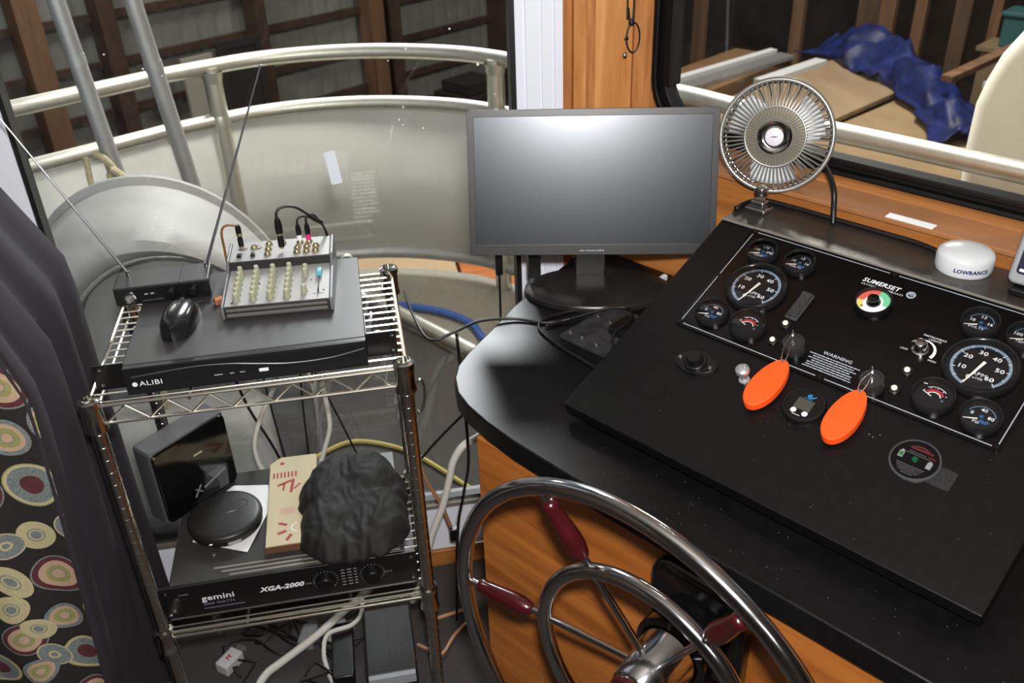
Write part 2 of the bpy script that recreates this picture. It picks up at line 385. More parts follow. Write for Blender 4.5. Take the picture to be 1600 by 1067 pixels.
for k, (a, b, lab) in enumerate((((-.80, 2.90, 1.55), (-.68, 2.88, .0), 'left slanting metal pole with rope outside the side window'), ((-.598, 2.90, 1.5), (-.46, 2.88, 0), 'right slanting metal pole outside, nearest the rail post'))):
    t = thing('slide_pole', lab, 'pole', T(b[0], b[1], .0065), 'slanting poles on the deck')
    a, b = V(a)-V((b[0], b[1], 0)), V((0, 0, 0))
    MB().cyl(b, a, .025, n=14).build('pole', PIPE, t)
    MB().lathe([(.05, 0), (.05, .008), (.03, .02)], (0, 0, 0), (0, 0, 1), 14).build('foot', ALUG, t)
    m = a*.68; MB().cyl(m, m+a.normalized()*.03, .0265, n=14).build('joint_collar', ALUG, t)
ROPE = mat('tan rope', (176, 164, 130), .9, noise_amt=.2, nscale=120, bump=.6, bscale=200)
rp_ = MB().tube(spline([(-.775, 2.86, .80), (-.745, 2.84, .79), (-.72, 2.84, .73), (-.715, 2.80, .66), (-.705, 2.6, .60), (-.62, 2.24, .66), (-.57, 2.08, .70), (-.55, 2.045, .58), (-.548, 2.04, .40)], 8), .011, 8)
rp_.tube(spline([(-.80, 2.85, .80), (-.80, 2.83, .72), (-.785, 2.80, .62), (-.765, 2.80, .5)], 8), .009, 8)
rp_.tube(spline([(-.72, 2.84, .73), (-.685, 2.83, .69), (-.675, 2.80, .60), (-.66, 2.78, .48)], 8), .008, 8)
rp_.tube(spline([(-.73, 2.83, .76), (-.70, 2.81, .74), (-.705, 2.81, .70), (-.735, 2.82, .70), (-.74, 2.83, .75)], 6), .012, 8)
tag(rp_.build('rope', ROPE), 'tan rope knotted round the left slanting pole', 'rope')

# water slide end: a bulging grey flared mouth
SL = mat('grey moulded plastic', (142, 140, 136), .62, noise_amt=.12, nscale=6)
sl = thing('water_slide', 'bulging grey moulded water slide end on the deck behind the receiver', 'slide', T(-.60, 2.26, 0))
def arch(sc, y, dx=0., n=36):
    pts = []
    for k in range(n+1):
        t = -.35 + (pi+.70)*k/n
        x = dx + cos(t)*.40*sc; z = .27 + sin(t)*.58*sc
        pts.append(V((x, y + .015*sin(3*t), max(z, .008))))
    return pts
rings = [(1.0, .22, 0), (1.03, .215, 0), (1.03, .20, 0), (1.0, .19, 0), (1.0, .04, 0), (.975, -.04, .01), (.93, -.085, .03), (.88, -.09, .05), (.83, -.06, .07), (.80, .0, .08), (.79, .08, .08), (.78, .2, .08)]
vs = []; fs = []; n = 37
for r_ in rings: vs += arch(*r_)
for i in range(len(rings)-1):
    for k in range(n-1): fs.append((i*n+k, i*n+k+1, (i+1)*n+k+1, (i+1)*n+k))
MB().add(vs, fs).build('flared_lip', SL, sl, smooth=50)
MB().add(arch(.79, .1, .08)+[V((.08, .1, .15))], [(k, k+1, n) for k in range(n-1)]).build('chute_panel', mat('shaded plastic panel', (150, 150, 147), .5), sl, smooth=180)
MB().tube(arch(.815, -.04, .075), .007, 6).build('lip_seam', ALUG, sl)

MB().box((-.30, -.30, .02), (.30, -.12, .40)).build('lower_shell', SL, sl, bevel=.07, seg=5)
tag(MB().prism([(-1.2, 1.83), (.48, 1.83), (.43, 2.51), (-.12, 3.30), (-1.2, 2.9)], (0, 0, .0), (1, 0, 0), (0, 1, 0), (0, 0, .006)).build('deck_mat_and_shade', mat('dark mat and shade', (46, 42, 38), .95, noise_amt=.3, nscale=200), smooth=0), 'dark rubber mat on the deck just outside the side window, partly standing in for rack shadow', 'mat')  # dark colour covers a mat and part of the rack's flash shadow
# deck clutter
tag(MB().cyl((-.05, 3.25, .033), (.46, 2.503, .033), .026, n=14).build('metal_pole', ALU), 'bright metal pole lying on the grey deck carpet', 'pole')
tag(MB().tube(spline([(.05, 3.165, .016), (.105, 3.137, .016), (.244, 3.049, .018), (.338, 2.941, .016), (.362, 2.84, .016), (.375, 2.80, .016)], 8), .014, 8).build('blue_hose', mat('blue hose', (52, 92, 160), .5)), 'blue hose lying on the deck behind the metal pole', 'hose')
tag(MB().tube(spline([(-.26, 2.22, .014), (-.20, 2.28, .014), (-.1, 2.31, .014), (.05, 2.22, .014), (.2, 2.02, .014)], 10), .007, 6).build('yellow_cord', mat('yellow cord', (150, 136, 70), .8)), 'thin yellow cord curving over the deck behind the rack', 'cord')
cbn = MB().tube([V((.070+.012*cos(t)+.004*sin(t), 1.667, .588+.042*sin(t))) for t in [2*pi*k/28 for k in range(28)]], .0035, 8, True).cyl((.060, 1.667, .545), (.052, 1.667, .53), .004, n=8)
tag(cbn.build('carabiner', CHROMED, smooth=180), 'steel carabiner hanging behind the right rack post', 'carabiner')
ch = thing('chain', 'galvanised chain hanging outside the glass behind the rack', 'chain', T(.0, 1.95, 0))
def link():
    pts = [V((cos(t)*.012, 0, sin(t)*.012 + (.016 if sin(t) > 0 else -.016))) for t in [2*pi*k/16 for k in range(16)]]
    return MB().tube(pts, .004, 6, True)
l0 = link().build('link', ALUG, ch)
top, bot = V((-.055, 0, .78)), V((.04, .0, .36))
for k in range(9):
    p = top.lerp(bot, k/8); M = Matrix.Translation(p) @ Matrix.Rotation(.25, 4, 'Y') @ Matrix.Rotation(k % 2*pi/2, 4, 'Z')
    if k == 0: l0.matrix_local = M
    else: share(l0, ch, M)

# barn: far metal wall with posts and purlins, floor, end wall, studs
SID = mat('barn siding', (140, 142, 136), .7, .0, noise_amt=.15, nscale=3)
GZ = -2.6
struct(MB().box((-14, 1.5, GZ-.1), (14, 24, GZ)).build('floor_barn', mat('barn dirt floor', (70, 60, 50), .95, noise_amt=.35, nscale=6), smooth=0), 'dark barn dirt floor far below the deck')
wb = struct(thing('wall_barn', 'grey corrugated barn wall with timber posts and purlins', None, M_AF))
wa = MB(); prof = []
f = -2.0
while f < 16: prof += [(f, 0), (f+.12, 0), (f+.15, -.012), (f+.2, -.012), (f+.23, 0)]; f += .25
vs = [V((-11.5+d, f, z)) for f, d in prof for z in (GZ, 3.0)]
wa.add(vs, [(2*i, 2*i+2, 2*i+3, 2*i+1) for i in range(len(prof)-1)]).build('siding', SID, wb, smooth=0)
pp = None
for k, (f, wd, mm) in enumerate(((1.9, .2, BARNW), (3.75, .26, BARNW2), (4.62, .2, BARND), (6.62, .16, BARND), (8.52, .24, BARNW2), (8.85, .2, BARND), (11.15, .24, BARND), (13.2, .2, BARNW))):
    MB().box((-11.45, f-wd/2, GZ), (-11.15, f+wd/2, 3.0)).build('post', mm, wb, smooth=0)
for k, z in enumerate((-2.15, -1.6, -1.03, -.48, .1, .65)):
    MB().box((-11.46, -2, z-.045), (-11.40, 16, z+.045)).build('purlin', BARND, wb, smooth=0)
tag(MB().box((-11.0, 5.30, GZ), (-10.95, 5.72, -1.05)).build('leaning_board', mat('pale board', (186, 180, 168), .7), M=M_AF), 'pale board standing against the far barn wall', 'board')
df = MB().ring([(5.80, GZ), (6.45, GZ), (6.45, -.95), (5.80, -.95)], [(5.9, GZ+.1), (6.35, GZ+.1), (6.35, -1.05), (5.9, -1.05)], (-11.0, 0, 0), (0, 1, 0), (0, 0, 1), (.05, 0, 0))
df.box((-10.99, 5.9, GZ+.1), (-10.97, 6.35, -1.05))
tag(df.build('dark_door_frame', mat('dark door', (48, 46, 46), .6), M=M_AF), 'dark framed door leaning on the far barn wall', 'door')
for k, (f, z0, s) in enumerate(((9.55, .5, .9), (7.4, .35, .9), (10.7, .6, .8))):
    b = MB(); 
    for i in range(3): b.box((-10.9+.1*i, f-s/2+.08*i, GZ+z0*i/3), (-9.9-.1*i, f+s/2-.05*i, GZ+z0*(i+1)/3-.02))
    tag(b.build('junk_pile', mat('dark junk', (52, 46, 42), .8), M=M_AF), ('low dark junk pile by the far barn wall, right of the light post', 'low dark junk pile by the far barn wall, left of the light post', 'tall dark junk pile at the right end of the far barn wall')[k], 'pile', 'junk along the far barn wall')
wb2 = struct(thing('wall_barn_end', 'dark barn end wall with timber studs beyond the lumber', None, M_AF))
MB().box((-11.5, 15.5, GZ), (6, 15.6, 3)).build('siding', mat('dark barn boards', (62, 52, 44), .85, noise_amt=.4, nscale=2), wb2, smooth=0)
for k, (a, f, wd, mm) in enumerate(((-8.3, 12.5, .2, BARNW2), (-6.65, 12.5, .17, BARNW2), (-5.62, 12.5, .3, BARNW), (-5.34, 12.45, .2, BARNW2), (-4.93, 12.5, .15, BARNW2), (-4.4, 12.5, .2, BARNW), (-4.0, 12.5, .12, BARNW2), (-3.0, 12.5, .15, BARNW))):
    MB().box((a-wd/2, f, GZ), (a+wd/2, f+.1, 3)).build('stud', mm, wb2, smooth=0)

# lumber, tarp and fibreglass panel beyond the front window
PLY = mat('plywood', (178, 154, 124), .8, col2=(156, 130, 100), nscale=3, stretch=(1, .3, 1))
CARD = mat('cardboard', (172, 146, 112), .8, noise_amt=.08, nscale=4)
tag(MB().prism([(-5.35, 7.4), (-4.12, 7.2), (-3.95, 10.6), (-5.15, 10.7)], (0, 0, -1.305), (1, 0, 0), (0, 1, 0), (0, 0, .06)).build('plywood_sheet', PLY, M=M_AF, bevel=.01), 'light plywood sheet stack nearest the blue tarp', 'plywood', 'plywood sheets beyond the front window')
tag(MB().prism([(-4.3, 5.2), (-1.7, 5.0), (-2.4, 9.8), (-3.9, 10.4)], (0, 0, -1.5), (1, 0, 0), (0, 1, 0), (0, 0, .19)).build('plywood_sheet', CARD, M=M_AF, bevel=.01), 'broad tan plywood sheet in front of the lighter stack', 'plywood', 'plywood sheets beyond the front window')
tag(MB().box((-5.4, 5.4, GZ), (-2.2, 10.2, -1.505)).box((-6.2, 7.0, GZ), (-5.41, 10.2, -1.17)).build('lumber_stack', mat('lumber', (128, 96, 64), .85, noise_amt=.2, nscale=2), M=M_AF), 'stacked brown lumber under the plywood sheets', 'lumber')
for k, (a0, f0, a1, f1, z, w, h, m, lab) in enumerate(((-5.95, 7.4, -5.65, 10.15, -1.128, .10, .08, PAPER, 'long white board lying left of the plywood'), (-5.72, 7.5, -5.47, 10.15, -1.143, .2, .05, ALUG, 'grey plank lying between white board and plywood'), (-5.25, 9.2, -5.15, 10.4, -1.213, .16, .06, PAPER, 'short white board lying on the plywood beside the tarp'))):
    tag(MB().bar(AF(a0, f0, z), AF(a1, f1, z), w, h).build('plank', m, smooth=0), lab, 'plank', 'planks beside the plywood')
vs = []; fs = []; NT, NW = 46, 18
tp = spline([AF(-5.35, 11.1, -1.08), AF(-4.95, 11.0, -.98), AF(-4.55, 10.8, -.93), AF(-4.15, 10.4, -.96), AF(-3.75, 10.0, -1.06), AF(-3.3, 9.5, -1.12), AF(-2.95, 9.1, -1.16), AF(-2.85, 8.75, -1.25)], 7)
for i, p in enumerate(tp):
    for j in range(NW):
        s_ = j/(NW-1)-.5
        d = FX*.9 + AX*.5; wdt = 1.0*(1-.45*i/len(tp))
        q = p + d*s_*wdt + UP*(-1.3*s_*s_ if s_ < 0 else -2.4*s_*s_)
        q += V((noise.noise(q*2.2), noise.noise(q*2.2+V((5, 0, 0))), noise.noise(q*2.6+V((0, 9, 0)))))*.15 + V((0, 0, noise.noise(q*7)))*.09 + V((0, 0, abs(noise.noise(q*13))))*.10
        q.z = max(q.z, -1.235)
        vs.append(q)
for i in range(len(tp)-1):
    for j in range(NW-1): fs.append((i*NW+j, (i+1)*NW+j, (i+1)*NW+j+1, i*NW+j+1))
o = MB().add(vs, fs).build('blue_tarp', mat('blue tarp', (34, 52, 122), .5, col2=(16, 26, 70), nscale=5), smooth=180)
md = o.modifiers.new('s', 'SOLIDIFY'); md.thickness = .01
tag(o, 'crumpled blue tarp draped over the far end of the plywood', 'tarp')
tag(MB().box((-3.75, 12.0, -1.15), (-3.0, 12.35, -.80)).box((-3.78, 11.97, -.80), (-2.97, 12.38, -.74)).build('teal_box', mat('teal box', (60, 108, 112), .6), M=M_AF, bevel=.02), 'teal lidded box standing behind the blue tarp', 'box')
tag(MB().box((-3.9, 11.95, GZ), (-2.2, 12.4, -1.2)).box((-3.95, 11.9, -1.2), (-2.1, 12.44, -1.15)).build('workbench', mat('bench wood', (150, 128, 100), .8), M=M_AF), 'dim workbench in the barn behind the tarp', 'bench')
tag(MB().bar(AF(-3.4, 9.6, -.95), AF(-3.1, 11.3, -.80), .12, .06).build('beam', BARNW2, smooth=0), 'short wooden beam leaning beside the tarp', 'beam')
tag(MB().bar(AF(-3.0, 9.7, -1.0), AF(-2.2, 10.6, -.95), .3, .06).build('offcut_board', PAPER, smooth=0), 'pale offcut board lying right of the tarp', 'board')
tag(MB().bar(AF(-2.65, 8.6, -1.22), AF(-2.35, 9.3, -1.1), .1, .05).build('offcut_stick', PAPER, smooth=0), 'short pale stick beside the tarp\'s near tail', 'stick')
edge = [(-.62, 1.14), (-.75, 1.13), (-.83, 1.10), (-.88, 1.06), (-.93, .975), (-.955, .90), (-.972, .82), (-.972, .67), (-.962, .54), (-.945, .2), (-.93, -.5), (-.9, GZ), (.4, GZ), (.4, 1.14)]
tag(MB().prism(edge, (0, 3.0, 0), (1, 0, 0), (0, 0, 1), (0, .35, 0)).build('fibreglass_panel', mat('cream fibreglass', (244, 236, 214), .45, noise_amt=.03, nscale=4), M=M_AF, bevel=.05, seg=4), 'large cream rounded fibreglass hull panel beyond the front rail', 'hull')
for k, (x, y, sx, sy, z, m, lab) in enumerate(((-.2, 5.6, 1.5, .9, -.95, CARD, 'flat tan cardboard carton below the deck edge'), (.95, 5.35, .75, .6, -.98, wood('crate wood', (190, 110, 50), (140, 70, 30), 'X', .5, .7, 0), 'orange wooden crate below the deck edge by the gate post'))):
    b = MB().box((x-sx/2, y-sy/2, GZ), (x+sx/2, y+sy/2, z)).box((x-sx/2-.02, y-sy/2-.02, z-.12), (x+sx/2+.02, y-sy/2, z-.02))
    tag(b.build('carton' if k == 0 else 'crate', m, bevel=.01), lab, 'box')

# ================================================================== HELM: cabinet, countertop, console
cab = thing('helm_cabinet', 'honey oak helm cabinet under the black countertop', 'cabinet', M_AF)
MB().box((-.884, .785, 0), (.6, .803, .83)).build('front_panel', WOODC, cab, bevel=.002)
MB().box((-.884, .803, 0), (-.866, 1.384, .83)).build('side_panel', WOODC, cab, bevel=.002)
MB().box((.582, .803, 0), (.6, 1.384, .83)).build('side_panel', WOODC, cab, bevel=.002)
ctp = [(.6, .774), (-.60, .774), (-.70, .7755), (-.795, .779), (-.86, .786), (-.915, .797), (-.955, .812), (-.99, .838), (-1.014, .868), (-1.030, .905), (-1.043, .945), (-1.055, .985), (-1.086, 1.076), (-1.103, 1.147), (-1.155, 1.383), (.6, 1.383)]
tag(MB().prism(ctp, (0, 0, .8305), (1, 0, 0), (0, 1, 0), (0, 0, .0395)).build('countertop', BLACK, M=M_AF, bevel=.004), 'black laminate countertop with rounded corner under the helm console', 'countertop')

PO = V((.5931, 1.1966, 1.03)); TAU = radians(22.5)
BX = FX*cos(TAU) + UP*sin(TAU); NX = AX.cross(BX)
M_CON = frame(PO, AX, BX, NX)
con = thing('helm_console', 'black sloping boat helm console with gauges and warning text', 'console', M_CON)
U0, U1, V0, V1 = -.135, .4915, -.331, .114
MB().box((U0, V0, -.026), (U1, V1, 0)).build('top_plate', BLACK, con, bevel=.002)
inv = M_CON.inverted()
bw = MB().prism([(.90, .871), (1.383, .871), (1.383, 1.060), (1.25, 1.030), (.90, .8875)], (-.75, 0, 0), (0, 1, 0), (0, 0, 1), (.585, 0, 0)).xf(M_AF).xf(inv)
bw.build('base', BLACKM, con, smooth=0)
DUST = mat('dusty grey laminate', (62, 56, 52), .27, col2=(44, 40, 37), nscale=14, bump=.1, bscale=200)
MB().box((-.7705, 1.2755, 1.061), (-.145, 1.3835, 1.0765)).xf(M_AF).xf(inv).build('top_ledge', DUST, con, bevel=.0015)
MB().box((-.7705, 1.2735, 1.0735), (-.145, 1.2757, 1.0775)).xf(M_AF).xf(inv).build('ledge_edge', mat('ledge edge', (120, 116, 110), .4), con, smooth=0)

MB().prism(rrect(.492, .231, .004, 3, .1735, -.0055), (0, 0, .0002), (1, 0, 0), (0, 1, 0), (0, 0, .0028)).build('instrument_panel', PANEL, con, smooth=0)
ln = MB(); H = .0032; lw = .0014
L0, L1, LB, LT = -.066, .4145, -.1155, .1035
def hl(u0, u1, v): ln.box((u0, v-lw/2, H-.0002), (u1, v+lw/2, H))
def vl(u, v0, v1): ln.box((u-lw/2, v0, H-.0002), (u+lw/2, v1, H))
for v in (LB, LT): hl(L0+.006, .166, v); hl(.180, L1-.006, v)
for u in (L0, L1): vl(u, LB+.006, -.008); vl(u, -.002, LT-.006)
ln.build('border_line', PRINTG, con, smooth=0)
scr = MB().lathe([(.0032, 0), (.0032, .001), (.0022, .0022), (0, .0024)], (0, 0, .003), n=10).build('screw', BLACKP, con)
for k, (u, v) in enumerate(((L0, LT), (L1, LT), (L0, LB), (L1, LB), (.173, LT), (.173, LB), (L0, -.005), (L1, -.005))):
    if k == 0: scr.location = (u, v, 0)
    else: share(scr, con, Matrix.Translation((u, v, 0)))

DIAL = mat('dial black', (14, 15, 18), .5); NEED = mat('needle white', (235, 235, 225), .5)
BEZ = mat('bezel black metal', (48, 47, 48), .22, .6); LENS = glass('gauge lens', (.97, .97, .98), .8); ARCB = mat('dial arc blue', (92, 116, 138), .5)
RINGM = mat('polished black ring', (40, 40, 42), .16, .6)
def pol(r, a, h=0.): return V((r*cos(radians(a)), r*sin(radians(a)), h))
def gauge(u, v, R, kind, label):
    h = .011
    b = MB().lathe([(R, 0), (R, h*.55), (R*.985, h*.85), (R*.95, h), (R*.90, h*.95), (R*.84, h*.62), (R*.83, h*.35)], n=40).build('gauge', BEZ, con)
    b.location = (u, v, .003); b['label'] = label
    MB().lathe([(R*.84, .0034), (0, .0034)], n=32).build('dial', DIAL, b, smooth=0)
    z = .0040; w = MB(); r = R*.8
    if kind == 'tach':
        w.mat(1).arc(r*.86, r*.97, -46, 256, (0, 0, z), n=60)
        w.mat(0)
        for k in range(61):
            a = 252-294*k/60; l = .80 if k % 10 == 0 else (.84 if k % 5 == 0 else .88)
            p, q = pol(r*l, a, z+.0002), pol(r*.97, a, z+.0002); w.bar(p, q, .0005 if k % 5 else .0009, .0002)
        for k in range(7):
            a = 252-294*k/6; w.text(str(k*10) if k else '0', R*.19, pol(r*.60, a, z+.0002), sx=1.25, bold=.0002)
        w.text('RPM', R*.17, (r*.10, -r*.34, z+.0002), sx=1.2); w.text('x100', R*.11, (r*.10, -r*.52, z+.0002), sx=1.2)
        na, nl, nw = 256, .92, .0042; c0 = V((0, 0, 0))
    elif kind == 'trim':
        w.mat(2).arc(r*.46, r*.62, 30, 150, (0, -r*.12, z), n=24)
        w.mat(0).arc(r*.38, r*.44, 20, 160, (0, -r*.12, z), n=24); w.arc(r*.80, r*.84, 50, 130, (0, -r*.15, z), n=20)
        for a in (30, 60, 90, 120, 150): w.bar(pol(r*.68, a, z)-V((0, r*.12, 0)), pol(r*.76, a, z)-V((0, r*.12, 0)), .0008, .0003)
        w.mat(1).lathe([(r*.07, z), (0, z)], (r*.55, -r*.12, 0), n=10)
        na, nl, nw = 160, .62, .0016; c0 = V((-r*.1, -r*.1, 0))
    else:
        nums, unit = kind
        w.mat(1).arc(r*.80, r*.86, 20, 160, (0, -r*.05, z), n=26)
        w.mat(0)
        for i, t in enumerate(nums):
            a = 165-150*i/(len(nums)-1); w.text(t, R*.27, pol(r*.58, a, z+.0002)-V((0, r*.05, 0)), sx=1.1, bold=.0001)
        w.text(unit, R*.22, (-r*.12, -r*.46, z+.0002), sx=1.2)
        w.mat(3).arc(r*.12, r*.34, 200, 340, (r*.3, -r*.1, z), n=14).lathe([(r*.13, z+.0001), (0, z+.0001)], (r*.02, r*.05, 0), n=10)
        na, nl, nw = 200, .8, .0018; c0 = V((-r*.1, -r*.25, 0))
    w.build('dial_markings', [PRINT, ARCB, PRINTR, PRINTB], b, smooth=0)
    d = pol(1, na); p = c0 + (V((0, 0, .0055)) if kind != 'tach' else d*(-r*.22) + V((r*.0, 0, .0058)))
    q = c0 + d*r*nl + V((0, 0, .0055)); x = d.cross(UP)
    MB().add([p-x*nw/2, p+x*nw/2, q+x*nw*.15, q-x*nw*.15, p-x*nw/2+UP*.0006, p+x*nw/2+UP*.0006, q+x*nw*.15+UP*.0006, q-x*nw*.15+UP*.0006],
             [(3, 2, 1, 0), (4, 5, 6, 7), (0, 1, 5, 4), (1, 2, 6, 5), (2, 3, 7, 6), (3, 0, 4, 7)]).build('needle', NEED, b, smooth=0)
    MB().lathe([(R*.90, h*.96), (R*.875, h*.90), (R*.845, h*.62)], n=40).build('inner_ring', RINGM, b, smooth=180)
    MB().lathe([(R*.85, .0082), (R*.5, .0090), (0, .0094)], n=32).build('lens', LENS, b, smooth=180)
    return b
G = (('100', '170', '240'), 'TEMP'); GV = (('10', '13', '16'), 'VOLTS'); GP = (('0', '40', '80'), 'PSI')
gauge(.004, -.006, .0485, 'tach', 'round black tachometer at the left of the panel'); gauge(.3475, -.008, .0485, 'tach', 'round black tachometer at the right of the panel')
gauge(-.0275, .0645, .0255, G, 'small temperature gauge'); gauge(.0375, .0655, .0255, GV, 'small voltmeter gauge')
gauge(-.029, -.0805, .0262, GP, 'small oil pressure gauge'); gauge(.0335, -.0785, .0285, 'trim', 'small trim gauge with red arc')
gauge(.316, .0625, .0262, GV, 'small voltmeter gauge'); gauge(.3765, .0625, .0262, G, 'small temperature gauge')
gauge(.3175, -.0795, .0285, 'trim', 'small trim gauge with red arc'); gauge(.3805, -.0835, .0265, GP, 'small oil pressure gauge')

# coloured dial with black knob under a hood
cdl = MB().lathe([(.0275, 0), (.0275, .008), (.0262, .010), (.0235, .009), (.0235, .004)], n=36).build('colour_dial', BLACKP, con); cdl.location = (.1735, .038, .003)
dd = MB().mat(0).lathe([(.0235, .0045), (0, .0045)], n=30)
dd.mat(1).arc(.0135, .0232, 87, 186, (0, 0, .0048)); dd.mat(2).arc(.0135, .0232, -6, 87, (0, 0, .0048)); dd.mat(3).arc(.0150, .0232, 186, 236, (0, 0, .0048))
dd.build('colour_ring', [mat('dial face white', (222, 228, 232), .5), mat('dial red', (205, 92, 78), .5), mat('dial green', (104, 190, 148), .5), mat('dial yellow', (212, 196, 110), .5)], cdl, smooth=0)
MB().lathe([(.0105, .004), (.010, .008), (.0082, .0105), (.0082, .014), (.005, .0155), (0, .0157)], n=20).build('knob', BLACKG, cdl)
MB().lathe([(.0014, .0045), (.0014, .0056), (0, .0058)], (-.012, -.013, 0), n=8).build('pointer_dot', BLACKP, cdl)

tx = MB()
tx.text('SUMERSET', .0112, (.1365, .0775, .0032), align='LEFT', shear=.22, bold=.00022, sx=1.06)
tx.text('CUSTOM HOUSEBOATS', .0042, (.1375, .0695, .0032), align='LEFT', shear=.2, sx=1.38)
tx.build('maker_name', PRINT, con, smooth=0)
em = MB().mat(0).lathe([(.0068, .0032), (0, .0032)], (.2115, .0755, 0), n=24).mat(1).arc(.002, .0046, 195, 345, (.2115, .0765, .0034), n=14)
em.mat(1).arc(.0032, .0038, 20, 120, (.2115, .076, .0034), n=10).build('emblem', [PRINTG, mat('emblem ink', (24, 30, 44), .5)], con, smooth=0)
wn = MB(); wn.text('WARNING', .0078, (.1775, -.0735, .0032), bold=.0002, sx=1.12)
rnd = random.Random(3)
for i in range(7):
    v = -.0805 - i*.0041; hw = (.038, .031, .036, .029, .034, .034, .037)[i]; u = -hw
    while u < hw-.002:
        l = rnd.uniform(.003, .008); l = min(l, hw-u); wn.box((.1765+u, v-.00085, .0030), (.1765+u+l, v+.00085, .0032)); u += l+.0009
wn.build('warning_text', PRINTG, con, smooth=0)

rk = MB().prism(rrect(.020, .056, .003, 4), (0, 0, 0), (1, 0, 0), (0, 1, 0), (0, 0, .004)).build('rocker_switch', mat('dusty black', (50, 50, 50), .75, noise_amt=.4, nscale=200), con, bevel=.001); rk.location = (.0825, -.012, .003)
MB().prism([(-.024, .004), (.024, .004), (.024, .010), (0, .006), (-.024, .007)], (-.0075, 0, 0), (0, 1, 0), (0, 0, 1), (.015, 0, 0)).build('rocker', mat('dusty rocker', (40, 40, 40), .8, noise_amt=.6, nscale=250), rk, smooth=0)
for k, (u, v) in enumerate(((.081, -.0505), (.0805, -.0865), (.269, -.0535), (.2685, -.089))):
    lp = MB().lathe([(.0085, 0), (.0085, .002), (.006, .0035), (.0048, .0035)], n=18).build('indicator_lamp', BLACKP, con); lp.location = (u, v, .003)
    MB().lathe([(.0042, .003), (.004, .0052), (.0026, .0066), (0, .007)], n=12).build('lamp_lens', mat('lamp lens', (236, 232, 214), .3), lp)
IGN = mat('ignition black', (40, 39, 39), .3)
for k, (u, v) in enumerate(((.1165, -.0865), (.2415, -.0975))):
    ig = MB().lathe([(.0165, 0), (.0165, .016), (.0155, .018), (.0125, .018), (.012, .0165)], n=28).build('ignition_switch', IGN, con); ig.location = (u, v, .003)
    MB().lathe([(.012, .0165), (.0, .0165)], n=18).box((-.001, -.0045, .0163), (.001, .0045, .0168)).build('lock_face', IGN, ig, smooth=0)
# dimmer
dm = MB().lathe([(.0115, 0), (.0115, .002), (.0092, .003), (.0088, .012), (.0075, .0165), (.006, .0175), (0, .018)], n=24).build('dimmer_knob', CHROMED, con); dm.location = (.2675, -.012, .003)
dt = MB().mat(0)
for k in range(16):
    a0, a1 = 152-11*k, 152-11*(k+1); w0 = .0006+.0042*k/16; dt.arc(.0185-w0/2, .0185+w0/2, a0, a1, (.2675, -.012, .0032), n=2)
dt.text('INSTRUMENT', .0046, (.2755, .0152, .0032), sx=1.1); dt.text('LIGHTS', .0046, (.2775, .0104, .0032), sx=1.1); dt.text('LOW', .0045, (.2475, -.019, .0032)); dt.text('HIGH', .0045, (.289, -.024, .0032))
dt.build('dimmer_scale', PRINT, con, smooth=0)
# lower row: accessory socket, chrome pull knob, digital display, battery selector gauge
so = MB().prism([(.026*cos(t)*(1+.35*abs(cos(t))**3), .0215*sin(t)) for t in [2*pi*k/32 for k in range(32)]], (0, 0, 0), (1, 0, 0), (0, 1, 0), (0, 0, .004)).lathe([(.0175, .004), (.0172, .008), (.0155, .009), (.0125, .009), (.0125, .006)], n=26).build('accessory_socket', BLACKP, con, bevel=.0006); so.location = (.002, -.173, 0); so.rotation_euler = (0, 0, .15)
MB().lathe([(.0122, .006), (.0118, .016), (.0105, .0185), (.007, .0188), (0, .0182)], n=24).build('socket_cap', BLACKP, so)
for q in ((.0255, -.004, 0), (-.026, .002, 0)): MB().lathe([(.003, .004), (.003, .0055), (0, .006)], q, n=10).build('socket_screw', CHROMED, so)
kn = MB().lathe([(.008, 0), (.008, .002), (.0045, .003), (.004, .014), (.006, .016), (.0098, .018), (.0108, .022), (.0098, .026), (.006, .0285), (0, .029)], n=22).build('pull_knob', mat('knob chrome', (214, 216, 220), .3, .8), con); kn.location = (.0815, -.166, 0)
dg = MB().lathe([(.0305, 0), (.0305, .004), (.0285, .0075), (.0255, .008), (.0245, .0065)], n=36).build('digital_gauge', BLACKP, con); dg.location = (.1795, -.1695, 0)
MB().lathe([(.0246, .0064), (0, .0064)], n=28).build('gauge_face', BLACKG, dg, smooth=0)
MB().box((-.012, -.009, .0064), (.012, .0095, .0069)).build('display', mat('grey display', (66, 64, 58), .35), dg, smooth=0)
dgt = MB().mat(0).text('G', .0085, (.0005, .0160, .0068), bold=.0004).bar((.004, .0135, .0068), (.0095, .0185, .0068), .0012, .0002).mat(0).box((-.006, .0112, .0066), (.006, .0118, .0068))
dgt.mat(1).arc(0, .0042, 0, 360, (-.0085, -.0135, .0068), n=12).arc(0, .0042, 0, 360, (.0085, -.0135, .0068), n=12).box((-.008, -.0195, .0066), (.004, -.0188, .0068))
dgt.build('display_marks', [mat('cyan print', (50, 140, 205), .5), PRINT], dg, smooth=0)
bg_ = MB().lathe([(.0315, 0), (.0315, .003), (.0302, .0042), (.0292, .0042), (.0288, .0030)], n=40).build('battery_gauge', mat('clear ring', (66, 68, 72), .2), con); bg_.location = (.3405, -.1785, 0)
MB().lathe([(.029, .0032), (0, .0032)], n=30).build('gauge_face', PANEL, bg_, smooth=0)
bt = MB()
def bottle(cx, cy, mi):
    bt.mat(mi).box((cx-.0032, cy-.006, .0033), (cx+.0032, cy+.004, .0036)).box((cx-.0016, cy+.004, .0033), (cx+.0016, cy+.0062, .0036))
bottle(-.0185, .002, 0); bottle(.0185, .0, 0)
bt.mat(1).box((-.0208, -.0022, .0036), (-.0162, .0042, .0038))
